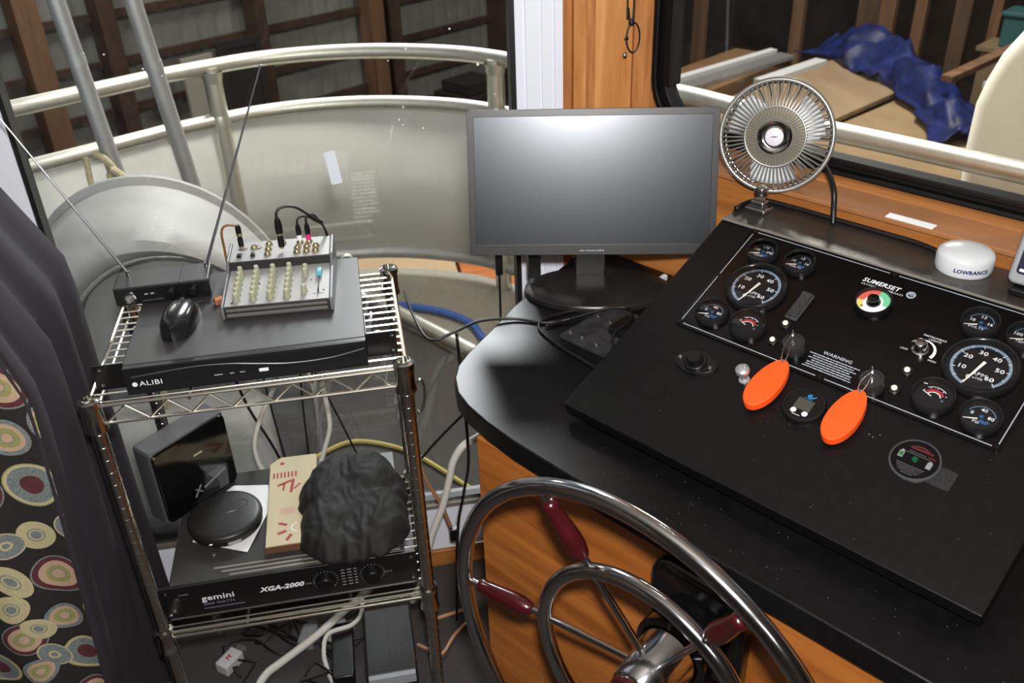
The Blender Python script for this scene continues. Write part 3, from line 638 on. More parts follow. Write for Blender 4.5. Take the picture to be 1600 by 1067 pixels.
bt.mat(2).arc(.019, .0215, 50, 130, (0, 0, .0036), n=20).box((-.013, .0145, .0034), (.017, .0175, .0036)).box((.012, .0095, .0034), (.022, .0115, .0036))
bt.mat(3).box((-.012, .0095, .0034), (.010, .0105, .0036)).box((-.016, .0065, .0034), (.017, .0075, .0036))
for i in range(5): hw = (.019, .017, .0155, .013, .008)[i]; bt.box((-hw, -.0110-i*.003, .0034), (hw*.9, -.0121-i*.003, .0036))
bt.build('gauge_print', [mat('icon grey', (120, 124, 126), .5), mat('icon green', (30, 92, 46), .5), mat('dark red print', (78, 14, 22), .5), mat('dim print', (70, 70, 74), .5)], bg_, smooth=0)
MB().lathe([(.0042, .003), (.0042, .005), (.003, .0066), (0, .007)], n=14).build('green_button', mat('green button', (16, 74, 46), .3), bg_)
MB().prism(rrect(.036, .030, .003, 3), (.375, -.186, .0002), (1, 0, 0), (0, 1, 0), (0, 0, .0004)).build('glue_residue', mat('glue residue', (22, 22, 23), .8, noise_amt=.9, nscale=500), con, smooth=0)
hs = MB()
for u, v in ((.2735, -.168), (.286, -.163), (.2795, -.170)): hs.lathe([(.0011, 0), (.0008, .0006), (0, .0008)], (u, v, 0), n=6)
rnd = random.Random(11)
for k in range(70):
    u, v = rnd.uniform(U0+.01, U1-.01), rnd.uniform(V0+.01, -.13); r = rnd.uniform(.0003, .0008); hs.lathe([(r, 0), (0, r)], (u, v, 0), n=5)
o = hs.build('dust_specks', mat('dust', (96, 94, 90), .9), con); o['kind'] = 'stuff'
cs = MB(); rnd = random.Random(5)
for k in range(70):
    a = rnd.uniform(-.85, -.05); f = rnd.uniform(.785, .875); r = rnd.uniform(.0003, .0008)
    if k < 22: a = rnd.uniform(-.78, -.5); f = rnd.uniform(.79, .86)
    cs.lathe([(r, 0), (0, r)], AF(a, f, .8702), n=5)
tag(cs.build('counter_crumbs', MATS['dust']), 'tiny crumbs of dust scattered on the black countertop', 'crumbs', kind='stuff')

# keys with orange floats lying on the console
ORANGE = mat('orange foam', (250, 78, 4), .65, bump=.05, bscale=400)
def key_float(cu, cv, ang, iu, iv, label):
    t = thing('key_float', label, 'key float', M_CON @ Matrix.Translation((cu, cv, 0)), 'orange key floats')
    L_, W_ = .0480, .0215; out = []
    for k in range(40):
        a = 2*pi*k/40; s = sin(a)
        x = cos(a)*W_*(1-.10*s); y = s*L_
        out.append((x*cos(ang)-y*sin(ang), x*sin(ang)+y*cos(ang)))
    o = MB().prism(out, (0, 0, .004), (1, 0, 0), (0, 1, 0), (0, 0, .013)).build('float', ORANGE, t, bevel=.002, seg=3)
    o.rotation_euler = (radians(-3), 0, 0)
    top = V((-sin(ang)*L_*.86, cos(ang)*L_*.86, .0185)); kp = V((iu-cu, iv-cv, .034))
    k_ = MB().box((-.0009, -.0035, -.016), (.0009, .0035, .006)); 
    k_.prism([(.0085*cos(a), .0085*sin(a)) for a in [2*pi*i/20 for i in range(20)]], (0, 0, .012), (0, 1, 0), (0, 0, 1), (.0018, 0, 0))
    k_.build('key', CHROMED, t, M=Matrix.Translation((iu-cu, iv-cv, .0215)) @ Matrix.Rotation(.5, 4, 'Z'))
    mid = (top+kp)/2
    for sgn in (-1, 1):
        side = V((cos(ang), sin(ang), 0))*.0045*sgn
        pts = spline([top+V((0, 0, 0)), top+side*.8+V((0, .004, .002)), mid+side+V((0, 0, .003)), kp-V((0, .002, 0))+side*.3, kp], 6)
        b = MB()
        for p in pts: b.lathe([(0, -.0013), (.0011, -.0007), (.0013, 0), (.0011, .0007), (0, .0013)], p, n=6)
        b.build('ball_chain', CHROMED, t)
    MB().cyl(top-V((0, 0, .0025)), top+V((0, 0, .0005)), .0022, n=10).build('eyelet', CHROMED, t)
key_float(.1190, -.1650, radians(-2), .1165, -.0865, 'orange foam key float left of the digital gauge')
key_float(.2370, -.1645, radians(0), .2415, -.0975, 'orange foam key float right of the digital gauge')

# ------------------------------------------------------------------ steering wheel
M_WH = frame(V((.2552, .7375, .7186)), AX, UP, -FX)        # x right, y up, z towards the driver
wh = thing('steering_wheel', 'polished steel ship steering wheel with maroon grips', 'steering wheel', M_WH)
def circle(R, z, n=96): return [V((R*cos(2*pi*k/n), R*sin(2*pi*k/n), z)) for k in range(n)]
MB().tube(circle(.302, 0), .0115, 16, True).build('outer_rim', STEEL, wh, smooth=180)
MB().tube(circle(.166, -.027), .0110, 16, True).build('inner_rim', STEEL, wh, smooth=180)
MAR = mat('maroon grip', (54, 10, 14), .25, noise_amt=.2, nscale=40, coat=.3)
prof = [(.0055, 0), (.0100, .003), (.0112, .009), (.0104, .014), (.0108, .022), (.0124, .040), (.0138, .060), (.0134, .074), (.0110, .086), (.0082, .092), (.0060, .094)]
for k in range(6):
    a = radians(60*k); d = V((cos(a), sin(a), 0))
    p_in, p_ri, p_out = d*.032+V((0, 0, -.050)), d*.166+V((0, 0, -.027)), d*.293+V((0, 0, -.003))
    MB().tube([p_in, p_ri, p_out], .0052, 12).build('spoke', STEEL, wh)
    ax = (p_ri-p_out).normalized()
    MB().lathe([(0, 0)]+prof+[(0, .094)], p_out+ax*.014, ax, 18).build('grip', MAR, wh, smooth=60)
MB().lathe([(.0275, -.006), (.031, -.009), (.038, -.060), (.043, -.085), (.043, -.092), (0, -.092)], n=36).build('hub', STEEL, wh, smooth=50)
MB().lathe([(.0275, -.006), (.0275, .000), (.025, .003), (0, .004)], n=28).build('hub_cap', MAR, wh)
MB().lathe([(.046, -.088), (.055, -.092), (.056, -.112), (.050, -.120), (0, -.120)], n=36).build('collar', BLACKG, wh)
mp_ = MB().prism(rrect(.15, .21, .03, 5, .012, .012), (0, 0, -.1515), (1, 0, 0), (0, 1, 0), (0, 0, .030)); mp_.lathe([(.06, -.125), (.055, -.115), (0, -.115)], n=30)
mp_.build('helm_mount', BLACKG, wh, bevel=.012, seg=3)

# ================================================================== MONITOR, FAN AND LEDGE THINGS
ma = radians(-13.5); ex = V((cos(ma), sin(ma), 0)); n0 = ex.cross(UP); tl = radians(16.1)
mn = n0*cos(tl) + UP*sin(tl); mu = UP*cos(tl) - n0*sin(tl)
MC = V((.1798, 1.513, .985)) + ex*.2225
mon = thing('monitor', 'black flat computer monitor on an oval base behind the console', 'monitor', T(.427, 1.528, .87, ma))
MI = mon.matrix_world.inverted()
M_MON = MI @ frame(MC, ex, mu, mn)       # x right, y up, z to the viewer; origin at bottom centre
BZ = mat('monitor bezel', (24, 25, 29), .4, noise_amt=.3, nscale=160, stretch=(1, 14, 1))
mw, mh = .441, .257
MB().prism(rrect(mw, mh, .004, 3, 0, mh/2), (0, 0, -.022), (1, 0, 0), (0, 1, 0), (0, 0, .020)).box((-.15, .05, -.046), (.11, .21, -.022)).build('back_shell', BLACKP, mon, M=M_MON, bevel=.003)
a = rrect(mw, mh, .004, 3, 0, mh/2); b = rrect(mw-.024, mh-.031, .001, 3, 0, mh/2+.0035)
MB().ring(a, b, (0, 0, -.003), (1, 0, 0), (0, 1, 0), (0, 0, .0045)).build('bezel', BZ, mon, M=M_MON, bevel=.0008); mbz = [c for c in mon.children if c.name.startswith('bezel')][0]
MB().box((-mw/2+.01, .015, -.004), (mw/2-.01, mh-.01, -.0015)).build('screen', mat('matte screen', (16, 18, 22), .29, spec=.95), mon, M=M_MON, smooth=0)
bl_ = MB(); rnd = random.Random(8)
for k in range(9): bl_.box((-.021+.005*k, .0066+.0006*rnd.random(), .0014), (-.0185+.005*k+.001*rnd.random(), .0088+.001*rnd.random(), .0017))
bl_.build('bezel_marks', PRINTG, mbz, M=M_MON, smooth=0)
MATS['matte screen'].node_tree.nodes['Principled BSDF'].inputs['Specular Tint'].default_value = (.86, .92, 1, 1)
MB().box((-.030, -.011, .010), (.030, .011, .20)).box((-.025, -.045, .14), (.025, .0, .20)).build('neck', BLACKP, mon, M=T(-.013, .056, 0), bevel=.003)
MB().lathe([(.14, 0), (.142, .004), (.141, .010), (.136, .013), (.08, .0155), (0, .0165)], n=56, sy=.60).build('base', mat('monitor base', (34, 33, 33), .33, noise_amt=.2, nscale=30), mon)
def cable(name, label, pts, r, m=CABLE, cat='cable', group=None, n=8, seg=8):
    return tag(MB().tube(spline(pts, seg), r, n).build(name, m, smooth=180), label, cat, group)
vg = thing('video_cable', 'grey video cable hanging from the right of the monitor underside', 'cable', T(.30, 1.575, .5))
MB().tube(spline([(.009, 0, .395), (-.001, 0, .36), (-.02, 0, .30), (-.045, .0, .22), (-.07, .01, 0), (-.07, .03, -.3), (-.10, .05, -.49)], 8), .0055, 8).build('cord', mat('grey cord', (74, 76, 82), .4), vg)
MB().box((.0, -.008, .395), (.024, .008, .50)).build('plug', BLACKP, vg, bevel=.002)
pc = thing('power_cable', 'thin black cable hanging straight from the monitor underside', 'cable', T(.247, 1.60, .5))
MB().tube(spline([(0, 0, .40), (-.001, 0, .30), (-.004, .002, .2), (-.01, .02, -.1), (-.02, .04, -.49)], 8), .0025, 6).build('cord', CABLE, pc)
MB().box((-.007, -.006, .395), (.007, .006, .49)).build('plug', BLACKP, pc, bevel=.002)

# fan
fdir = (V((-.423, -.849, .316)) + V((-.10, .0, -.05))).normalized()
FC = V((.702, 1.410, 1.195)); fx = UP.cross(fdir).normalized(); fy = fdir.cross(fx)
ft = V((.668, 1.374, 1.0768))
fan = thing('desk_fan', 'small chrome caged desk fan clamped on the console ledge', 'fan', T(*ft))
M_FAN = Matrix.Translation(-ft) @ frame(FC, fx, fy, fdir)
RF = .0925
def fcirc(R, z, n=72): return [V((R*cos(2*pi*k/n), R*sin(2*pi*k/n), z)) for k in range(n)]
CAGE = mat('smoky chrome plastic', (150, 149, 145), .3, .6)
MB().tube(fcirc(RF, 0), .0042, 10, True).build('outer_ring', CAGE, fan, M=M_FAN, smooth=180)
MB().tube(fcirc(RF-.004, -.030), .0025, 8, True).build('rear_ring', CHROMED, fan, M=M_FAN, smooth=180)
MB().tube(fcirc(.0495, .020), .0022, 8, True).build('inner_ring', CAGE, fan, M=M_FAN, smooth=180)
MB().lathe([(.028, .0262), (.030, .0250), (.0485, .0202), (.0485, .0185), (.029, .023)], n=60).build('centre_disc', mat('taupe plastic', (136, 130, 114), .3, .3), fan, M=M_FAN)
MB().lathe([(.029, .024), (.0285, .029), (.025, .031), (.022, .029), (.018, .0285), (.015, .031), (.0, .032)], n=40).build('hub', CHROME, fan, M=M_FAN)
MB().lathe([(.0150, .0315), (.013, .033), (0, .0335)], n=28).build('centre_badge', mat('badge white', (214, 212, 222), .4), fan, M=M_FAN)
MB().box((-.006, -.0012, .0334), (.004, .0002, .0337)).box((-.003, .0004, .0334), (.006, .0016, .0337)).build('badge_script', mat('badge ink', (90, 88, 100), .5), fan, M=M_FAN, smooth=0)
M0 = M_FAN
rib = MB().tube(spline([(RF-.001, 0, .001), (.086, 0, .010), (.068, 0, .017), (.0500, 0, .0205)], 3), .0015, 6).build('front_rib', CAGE, fan)
rib2 = MB().tube(spline([(RF-.004, 0, -.001), (RF-.004, 0, -.030), (.07, 0, -.040), (.03, 0, -.044)], 3), .0013, 5).build('rear_rib', CHROMED, fan)
rib3 = MB().tube([(.0485, 0, .0205), (.030, 0, .0255)], .0008, 4).build('disc_rib', CAGE, fan)
for o, n in ((rib, 64), (rib2, 30), (rib3, 56)):
    for k in range(n):
        M = M0 @ Matrix.Rotation(2*pi*k/n, 4, 'Z')
        if k == 0: o.matrix_local = M
        else: share(o, fan, M)
MB().lathe([(.0, -.05), (.03, -.05), (.034, -.045), (.034, -.015), (.03, -.010), (0, -.010)], n=28).build('motor', BLACKP, fan, M=M_FAN)
bl = []
for i in range(9):
    t = i/8; r = .018+.062*t; w = .016+.030*t*(1-.25*t)
    for j in range(7):
        s_ = j/6-.5; ang = s_*w/r*2.0 + .35*t; bl.append(V((r*cos(ang), r*sin(ang), .006 - s_*.016 + .002*sin(t*3))))
bo = MB().add(bl, [(i*7+j, (i+1)*7+j, (i+1)*7+j+1, i*7+j+1) for i in range(8) for j in range(6)]).build('blade', mat('grey blade', (186, 190, 194), .4), fan, smooth=180)
md = bo.modifiers.new('s', 'SOLIDIFY'); md.thickness = .0014
for k in range(3):
    M = M0 @ Matrix.Rotation(2*pi*k/3 + .25, 4, 'Z')
    if k == 0: bo.matrix_local = M
    else: share(bo, fan, M)
MB().cyl((.0, 0, .02), M_FAN @ V((0, -RF+.002, -.012)), .007, .006, 12).lathe([(0, -.012), (.010, -.007), (.0125, 0), (.010, .007), (0, .012)], (.004, .004, .034), n=16).build('stem_ball', CHROMED, fan)
MB().box((-.020, -.016, 0), (.020, .016, .009), Matrix.Rotation(-.96, 4, 'Z')).box((-.013, -.010, .009), (.013, .010, .020), Matrix.Rotation(-.96, 4, 'Z')).build('clamp_foot', CHROMED, fan, bevel=.003)
MB().tube(spline([M_FAN @ V((.07, -.035, -.036)), M_FAN @ V((.086, -.045, -.02)), V((.098, -.062, .055)), V((.0955, -.078, .02)), V((.093, -.086, .002))], 8), .0048, 10).build('cord', RUBBER, fan, smooth=180)

cable('ledge_cable', 'black cable running along the back edge of the console ledge', [AF(-.768, 1.312, 1.0815), AF(-.766, 1.345, 1.082), AF(-.752, 1.372, 1.082), AF(-.70, 1.378, 1.0815), AF(-.62, 1.3775, 1.0815), AF(-.54, 1.377, 1.0815), AF(-.48, 1.376, 1.0815), AF(-.442, 1.366, 1.0815)], .0045)
pk = thing('gps_puck', 'round white GPS antenna puck on the console ledge', 'antenna', frame(AF(-.395, 1.345, 1.0768), AX, FX, UP))
MB().lathe([(0, 0), (.0385, 0), (.0405, .004), (.0405, .022), (.0385, .028), (.033, .0315), (.018, .034), (0, .035)], n=44).build('shell', mat('glossy white', (206, 209, 214), .22), pk)
tm = MB().text('LOWRANCE', .0082, (0, 0, 0), bold=.0004, sx=1.05)
for i, q in enumerate(tm.v):
    a = -pi/2 + .62 + q.x/.0408; tm.v[i] = V((cos(a)*.0408, sin(a)*.0408, .0115+q.y))
tm.build('lettering', mat('navy print', (36, 44, 92), .5), pk, smooth=0)

ra = thing('fish_finder', 'silver framed display unit standing at the right end of the console ledge', 'display', frame(AF(-.262, 1.332, 1.0768), AX, FX, UP))
MB().box((-.055, -.03, 0), (.055, .03, .012)).box((-.02, -.012, .012), (.02, .012, .03)).build('stand', BLACKP, ra, bevel=.004)
Mr = Matrix.Translation((0, -.022, .016)) @ Matrix.Rotation(radians(-18), 4, 'X')
MB().prism(rrect(.125, .105, .010, 5, 0, .0525), (0, 0, 0), (1, 0, 0), (0, 0, 1), (0, .035, 0)).build('case', mat('silver plastic', (176, 180, 186), .3, .5), ra, M=Mr, bevel=.004, seg=3)
MB().prism(rrect(.108, .085, .005, 4, 0, .0575), (0, -.0012, 0), (1, 0, 0), (0, 0, 1), (0, .003, 0)).build('screen_surround', mat('navy surround', (28, 32, 54), .3), ra, M=Mr, smooth=0)
MB().box((-.044, -.002, .034), (.044, 0, .092)).build('screen', mat('olive lcd', (98, 104, 92), .3), ra, M=Mr, smooth=0)
for x0 in (-.05, .0): MB().box((x0, -.002, .0185), (x0+.03, -.0006, .0225)).build('printed_bar', PRINT, ra, M=Mr, smooth=0)

# necklace cord on the corner board
nk = thing('cord_pendant', 'black cord loop with small silver charms hung on the wooden corner board', 'pendant', T(.545, 1.748, 1.2))
MB().tube(spline([(-.008, 0, .95), (-.008, 0, .2), (-.006, -.002, .15), (-.004, -.004, .128)], 5), .0018, 6).tube(spline([(.005, 0, .95), (.005, 0, .2), (.004, -.002, .15), (.002, -.004, .128)], 5), .0018, 6).build('cord', CABLE, nk)
MB().tube([V((.004+.013*cos(t), -.004, .095+.028*sin(t))) for t in [2*pi*k/28 for k in range(28)]], .0017, 6, True).build('cord_loop', CABLE, nk)
MB().lathe([(0, -.007), (.005, -.005), (.006, 0), (.005, .005), (0, .007)], (-.001, -.006, .124), n=10).build('knot', CABLE, nk)
MB().box((-.014, -.006, .091), (-.005, -.002, .097)).box((-.0115, -.006, .085), (-.0075, -.002, .103)).build('cross_charm', CHROMED, nk, bevel=.001)
MB().lathe([(0, 0), (.004, .002), (.005, .006), (.003, .012), (0, .014)], (-.012, -.005, .056), n=10).build('bead_charm', CHROMED, nk)

# bracket and cords on the counter beside the console
bk = thing('mounting_bracket', 'black screwed mounting bracket with loose cords on the counter behind the console edge', 'bracket', frame(AF(-.90, 1.12, .8702), AX, FX, UP))
MB().prism(rrect(.16, .15, .006, 3, .05-.015, .005), (0, 0, 0), (1, 0, 0), (0, 1, 0), (0, 0, .006)).build('plate', mat('dusty bracket', (44, 44, 46), .5, noise_amt=.5, nscale=60), bk, bevel=.001)
MB().prism(rrect(.07, .06, .01, 4, .05, .02), (0, 0, .006), (1, 0, 0), (0, 1, 0), (0, 0, .014)).build('swivel_block', BLACKP, bk, bevel=.003)
for u, v in ((-.035, -.048), (-.008, -.048), (.026, -.050), (-.036, .030), (-.004, .026)):
    MB().lathe([(.0042, .006), (.004, .0075), (.002, .0086), (0, .0088)], (u, v, 0), n=12).build('screw', CHROMED, bk)
cable('counter_cord', 'black cord looping over the bracket beside the console', [AF(-.985, 1.06, .875), AF(-.97, 1.10, .876), AF(-.93, 1.17, .885), AF(-.90, 1.195, .885), AF(-.86, 1.15, .897), AF(-.85, 1.09, .898), AF(-.83, 1.06, .886), AF(-.80, 1.02, .876)], .0028, group='cords on the counter')
cable('counter_cord', 'black cord outlining the front of the bracket on the counter', [AF(-.95, 1.19, .876), AF(-.99, 1.13, .8735), AF(-1.005, 1.075, .8735), AF(-.985, 1.045, .8735), AF(-.93, 1.028, .8735), AF(-.86, 1.018, .8735), AF(-.80, 1.01, .8735)], .003, group='cords on the counter')
cable('slack_cable', 'thin black cable sagging between the rack and the counter', [(.062, 1.70, .83), (.068, 1.54, .862), (.088, 1.44, .862), (.13, 1.435, .872), (.185, 1.455, .879), (.25, 1.455, .8745), (.30, 1.43, .8735), (.35, 1.425, .878)], .0028)
tag(MB().box((-.005, -.012, 0), (.005, .012, .012)).build('white_clip', WHITE, bevel=.002, M=frame(AF(-.935, 1.345, .8702), AX, FX, UP)), 'tiny white clip on the counter against the apron board', 'clip')

# ================================================================== RACK AND EVERYTHING ON IT
RX0, RX1, RY0, RY1, ZT, ZL = -.460, .034, 1.292, 1.645, .900, .386
rack = thing('wire_rack', 'chrome wire shelving rack standing in front of the side window', 'rack', T((RX0+RX1)/2, (RY0+RY1)/2, 0))
RI = rack.matrix_world.inverted()
WIRE = mat('chrome wire', (228, 224, 212), .3, 1.)
prof = [(.0, .0), (.016, 0), (.016, .012), (.0122, .02)]
z = .04
while z < .88: prof += [(.0122, z-.0016), (.0128, z-.0006), (.0128, z+.0006), (.0122, z+.0016)]; z += .0254
prof += [(.0122, .917), (.0105, .9175), (.0105, .905), (0, .905)]
RCH = mat('rack chrome', (220, 218, 212), .16, 1.)
p0 = MB().lathe(prof, n=16).build('post', RCH, rack, smooth=30)
for k, (x, y) in enumerate(((RX0, RY0), (RX1, RY0), (RX1, RY1), (RX0, RY1))):
    M = RI @ T(x, y, 0); o = p0 if k == 0 else share(p0, rack, M); o.matrix_local = M
    for zz in (ZT, ZL): MB().lathe([(.0125, .016), (.0175, .014), (.0185, .006), (.0165, 0), (.0168, -.03), (.0185, -.036), (.0185, -.041), (.0125, -.043)], (0, 0, zz), n=20).build('collar', RCH, o)
hx, hy = (RX1-RX0)/2, (RY1-RY0)/2
for zz in (ZT, ZL):
    fr = MB()
    for sx in (-1, 1):
        for dz in (.0035, -.028): fr.tube([(sx*(hx+.004), -hy, dz), (sx*(hx+.004), hy, dz)], .003, 8)
    for sy in (-1, 1):
        for dz in (.0030, -.010 if (zz == ZL and sy < 0) else -.030): fr.tube([(-hx+.012, sy*(hy+.002), dz), (hx-.012, sy*(hy+.002), dz)], .003, 8)
    sh = fr.build('shelf', WIRE, rack); sh.location = (0, 0, zz)
    xw = MB().tube([(-hx-.004, 0, 0), (hx+.004, 0, 0)], .0017, 6).build('shelf_wire', WIRE, sh)
    n = 15
    for k in range(n):
        M = Matrix.Translation((0, -.1765+.353*(k+.6)/(n+.2), 0)); o = xw if k == 0 else share(xw, sh, M); o.matrix_local = M
    for x in (-hx+.15, hx-.15): MB().tube([(x, -hy, -.004), (x, hy, -.004)], .0028, 8).build('cross_brace', WIRE, sh)
    for sy in (-1, 1):
        if zz == ZL and sy < 0: continue
        zg = [V((-hx+.02+(2*hx-.04)*k/14, sy*(hy+.002), (.0 if k % 2 else -.029))) for k in range(15)]
        MB().tube(zg, .0022, 6).build('zigzag_wire', WIRE, sh)

# DVR
DX0, DX1, DY0, DY1 = -.404, -.0225, 1.308, 1.622
dv = thing('video_recorder', 'flat black rack video recorder on the top shelf of the wire rack', 'recorder', T((DX0+DX1)/2, (DY0+DY1)/2, .9035))
DI = dv.matrix_world.inverted()
DVT = mat('charcoal painted steel', (52, 51, 52), .45, noise_amt=.08, nscale=200)
MB().box((DX0, DY0+.012, .9045), (DX1, DY1, .955)).build('case', DVT, dv, M=DI, bevel=.0012)
dfp = MB().box((DX0, DY0, .9045), (DX1, DY0+.012, .9538)).build('front_panel', mat('recorder front', (24, 24, 26), .3), dv, M=DI, bevel=.0015)
cu = [(DX0+.012, .938), (DX0+.10, .944), (DX0+.16, .942), (DX0+.21, .935), (DX0+.26, .929), (DX1-.06, .930), (DX1-.004, .9395)]
MB().tube(spline([(x, DY0-.0008, z) for x, z in cu], 6), .0011, 5).build('trim_line', mat('trim line', (70, 70, 74), .3), dfp, M=DI)
hb = MB()
for k in range(56): x = DX0+.13+k*.0044; hb.box((x, DY0-.0003, .9475), (x+.0024, DY0+.001, .9525))
o = hb.build('grille_slots', BLACKM, dfp, M=DI, smooth=0); o['kind'] = 'stuff'
al = MB().text('ALIBI', .0125, (DX0+.021, DY0-.0006, .924), (1, 0, 0), (0, 0, 1), align='LEFT', sx=1.25).lathe([(.0042, 0), (0, .0001)], (DX0+.0145, DY0-.0005, .924), (0, -1, 0), 16)
al.build('lettering', PRINT, dfp, M=DI, smooth=0)
MB().box((DX0+.137, DY0-.0006, .9225), (DX0+.150, DY0+.001, .9240)).build('status_light', PRINTG, dfp, M=DI, smooth=0)
MB().box((DX0+.161, DY0-.0006, .9225), (DX0+.168, DY0+.001, .9240)).build('status_light', PRINTG, dfp, M=DI, smooth=0)
MB().box((DX0+.177, DY0-.0006, .9225), (DX0+.185, DY0+.001, .9240)).build('status_light', PRINTG, dfp, M=DI, smooth=0)
MB().box((DX0+.207, DY0-.001, .9195), (DX0+.222, DY0+.001, .9255)).build('usb_port', PRINT, dfp, M=DI, bevel=.0006)
for x0, x1, xs_ in ((DX0-.051, DX0, DX0-.040), (DX1, DX1+.051, DX1+.043)):
    ear = MB().box((x0, 1.332, .906), (x1, 1.3345, .9515)).box((DX0-.0025 if x1 == DX0 else DX1, 1.3345, .906), (DX0 if x1 == DX0 else DX1+.0025, 1.40, .9515)).build('rack_ear', BLACKP, dv, M=DI, bevel=.0008)
    for zz in (.915, .944): MB().lathe([(.0032, 0), (.0030, .001), (0, .0016)], (xs_, 1.3325, zz), (0, -1, 0), 10).build('ear_screw', CHROMED, ear, M=DI)

# mixer
mx_ = thing('audio_mixer', 'small silver audio mixer with pale knobs on the video recorder', 'mixer', T(-.2575, 1.4285, .9555, radians(-3)))
SILV = mat('mixer silver panel', (150, 149, 148), .45, .2); MDK = mat('mixer dark grey', (34, 34, 35), .5)
MW, MD = .188, .186
def side(x0, x1, pr, m, nm, bev=.001): return MB().prism(pr, (x0, 0, 0), (0, 1, 0), (0, 0, 1), (x1-x0, 0, 0)).build(nm, m, mx_, bevel=bev)
side(.004, MW-.004, [(.002, 0), (.002, .022), (.116, .0345), (.116, .0515), (MD-.002, .057), (MD-.002, 0)], MDK, 'body')
chk = [(0, 0), (-.002, .012), (0, .026), (.04, .032), (.10, .0385), (.118, .0545), (.15, .0575), (MD, .0600), (MD, 0)]
side(0, .005, chk, mat('cheek grey', (112, 113, 116), .4, .2), 'left_cheek', .002); side(MW-.006, MW, chk, MATS['cheek grey'], 'right_cheek', .002)
fpl = side(.006, MW-.007, [(.004, .0235), (.115, .0358), (.115, .0348), (.004, .0225)], SILV, 'face_plate', 0)
jpl = side(.006, MW-.007, [(.117, .0527), (MD-.003, .0584), (MD-.003, .0570), (.117, .0515)], SILV, 'jack_plate', 0)
MB().box((.008, -.0005, .004), (MW-.010, .003, .010)).box((.008, -.0005, .014), (MW-.010, .003, .019)).build('front_groove', mat('groove', (92, 88, 86), .5), mx_, bevel=.001)
fz = lambda y: .0235 + (y-.004)*.111
KN = mat('pale knob', (150, 152, 126), .45)
kn0 = None
def knob(x, y):
    global kn0
    if kn0 is None:
        kn0 = MB().lathe([(.0060, 0), (.0058, .003), (.0049, .006), (.0045, .0145), (.0036, .0158), (0, .016)], n=12).build('knob', KN, fpl)
        o = kn0
    else: o = share(kn0, fpl, Matrix())
    o.matrix_local = Matrix.Translation((x, y, fz(y))) @ Matrix.Rotation(.11, 4, 'X')
for c in range(4):
    for r in range(6): knob(.025+.0285*c, .018+.0165*r)
for y in (.028, .078, .092): knob(.139, y)
pr = MB()
for c in range(4):
    for r in range(6):
        y = .018+.0165*r; pr.arc(.0065, .0071, -40, 220, (.025+.0285*c, y, fz(y)+.0004), n=10)
pr.box((.154, .02, fz(.02)+.0003), (.172, .0205, fz(.02)+.0006)).build('scale_print', MDK, fpl, smooth=0)
MB().box((.1625, .022, fz(.05)-.002), (.1645, .085, fz(.05)+.0055)).build('fader_slot', BLACKP, fpl, smooth=0)
MB().box((.1585, .070, fz(.072)), (.1685, .088, fz(.072)+.012)).build('fader_knob', mat('cyan fader', (92, 168, 190), .4), fpl, bevel=.003)
JK = mat('brass jack', (198, 186, 150), .25, .9); jz = lambda y: .0528+(y-.117)*.084
jk0 = MB().lathe([(.0068, 0), (.0068, .002), (.005, .004), (.0045, .006), (.003, .006), (.0025, .002)], n=14).build('jack_socket', JK, jpl)
first = True
for x, y in ((.046, .160), (.072, .150), (.072, .132), (.072, .168), (.097, .168), (.124, .132), (.124, .146), (.141, .132), (.141, .148), (.157, .132), (.157, .148), (.128, .166), (.144, .166)):
    M = Matrix.Translation((x, y, jz(y))); o = jk0 if first else share(jk0, jpl, M); o.matrix_local = M; first = False
for x in (.022, .048):
    MB().lathe([(.0085, 0), (.0085, .0015), (.0065, .002), (0, .0018)], (x+.003, .163, jz(.163)), n=16).build('microphone_socket', mat('socket grey', (120, 118, 114), .5), jpl)
MB().box((.042, .127, jz(.13)), (.050, .138, jz(.13)+.005)).build('push_button', BLACKP, jpl, bevel=.001)
MB().box((.018, .127, jz(.13)), (.026, .138, jz(.13)+.005)).build('push_button', BLACKP, jpl, bevel=.001)
for x, y in ((.060, .066), (.080, .02), (.1495, .064), (.018, .012), (.172, .030)): MB().lathe([(.0018, 0), (.0016, .0006), (0, .001)], (x, y, fz(y)+.0002), n=8).build('plate_screw', BLACKP, fpl)

MXM = mx_.matrix_world
def MXP(x, y, z): return MXM @ V((x, y, z))
def plug(name, label, x, y, parts, cord, crad=.0024, cm=CABLE, group='plugs in the mixer'):
    b = MXP(x, y, jz(y)+.0062); t = thing(name, label, 'plug', Matrix.Translation(b), group)
    z = 0.
    for nm, prof_, m in parts: MB().lathe(prof_, n=14).build(nm, m, t)
    MB().tube(spline([V(c) for c in cord], 8), crad, 8).build('cord', cm, t, smooth=180)
BODY = lambda z0, z1, r: [(0, z0), (r, z0), (r, z0+(z1-z0)*.6), (r*.7, z1), (0, z1)]
plug('audio_plug', 'black right-angle plug with brown cord at the left of the mixer', .026, .150, (('tip_sleeve', [(0, 0), (.0040, 0), (.0040, .006), (0, .006)], JK), ('plug_body', BODY(.006, .026, .0050), BLACKP), ('ring', [(.0046, .026), (.0052, .026), (.0052, .031), (0, .031)], JK), ('elbow', BODY(.031, .046, .0052), BLACKP)),
     [(0, .001, .044), (-.008, .001, .046), (-.018, .001, .047), (-.026, .0, .043), (-.030, -.0, .03), (-.032, .01, .0), (-.033, .012, -.045)], .0022, mat('brown cord', (124, 84, 48), .6))
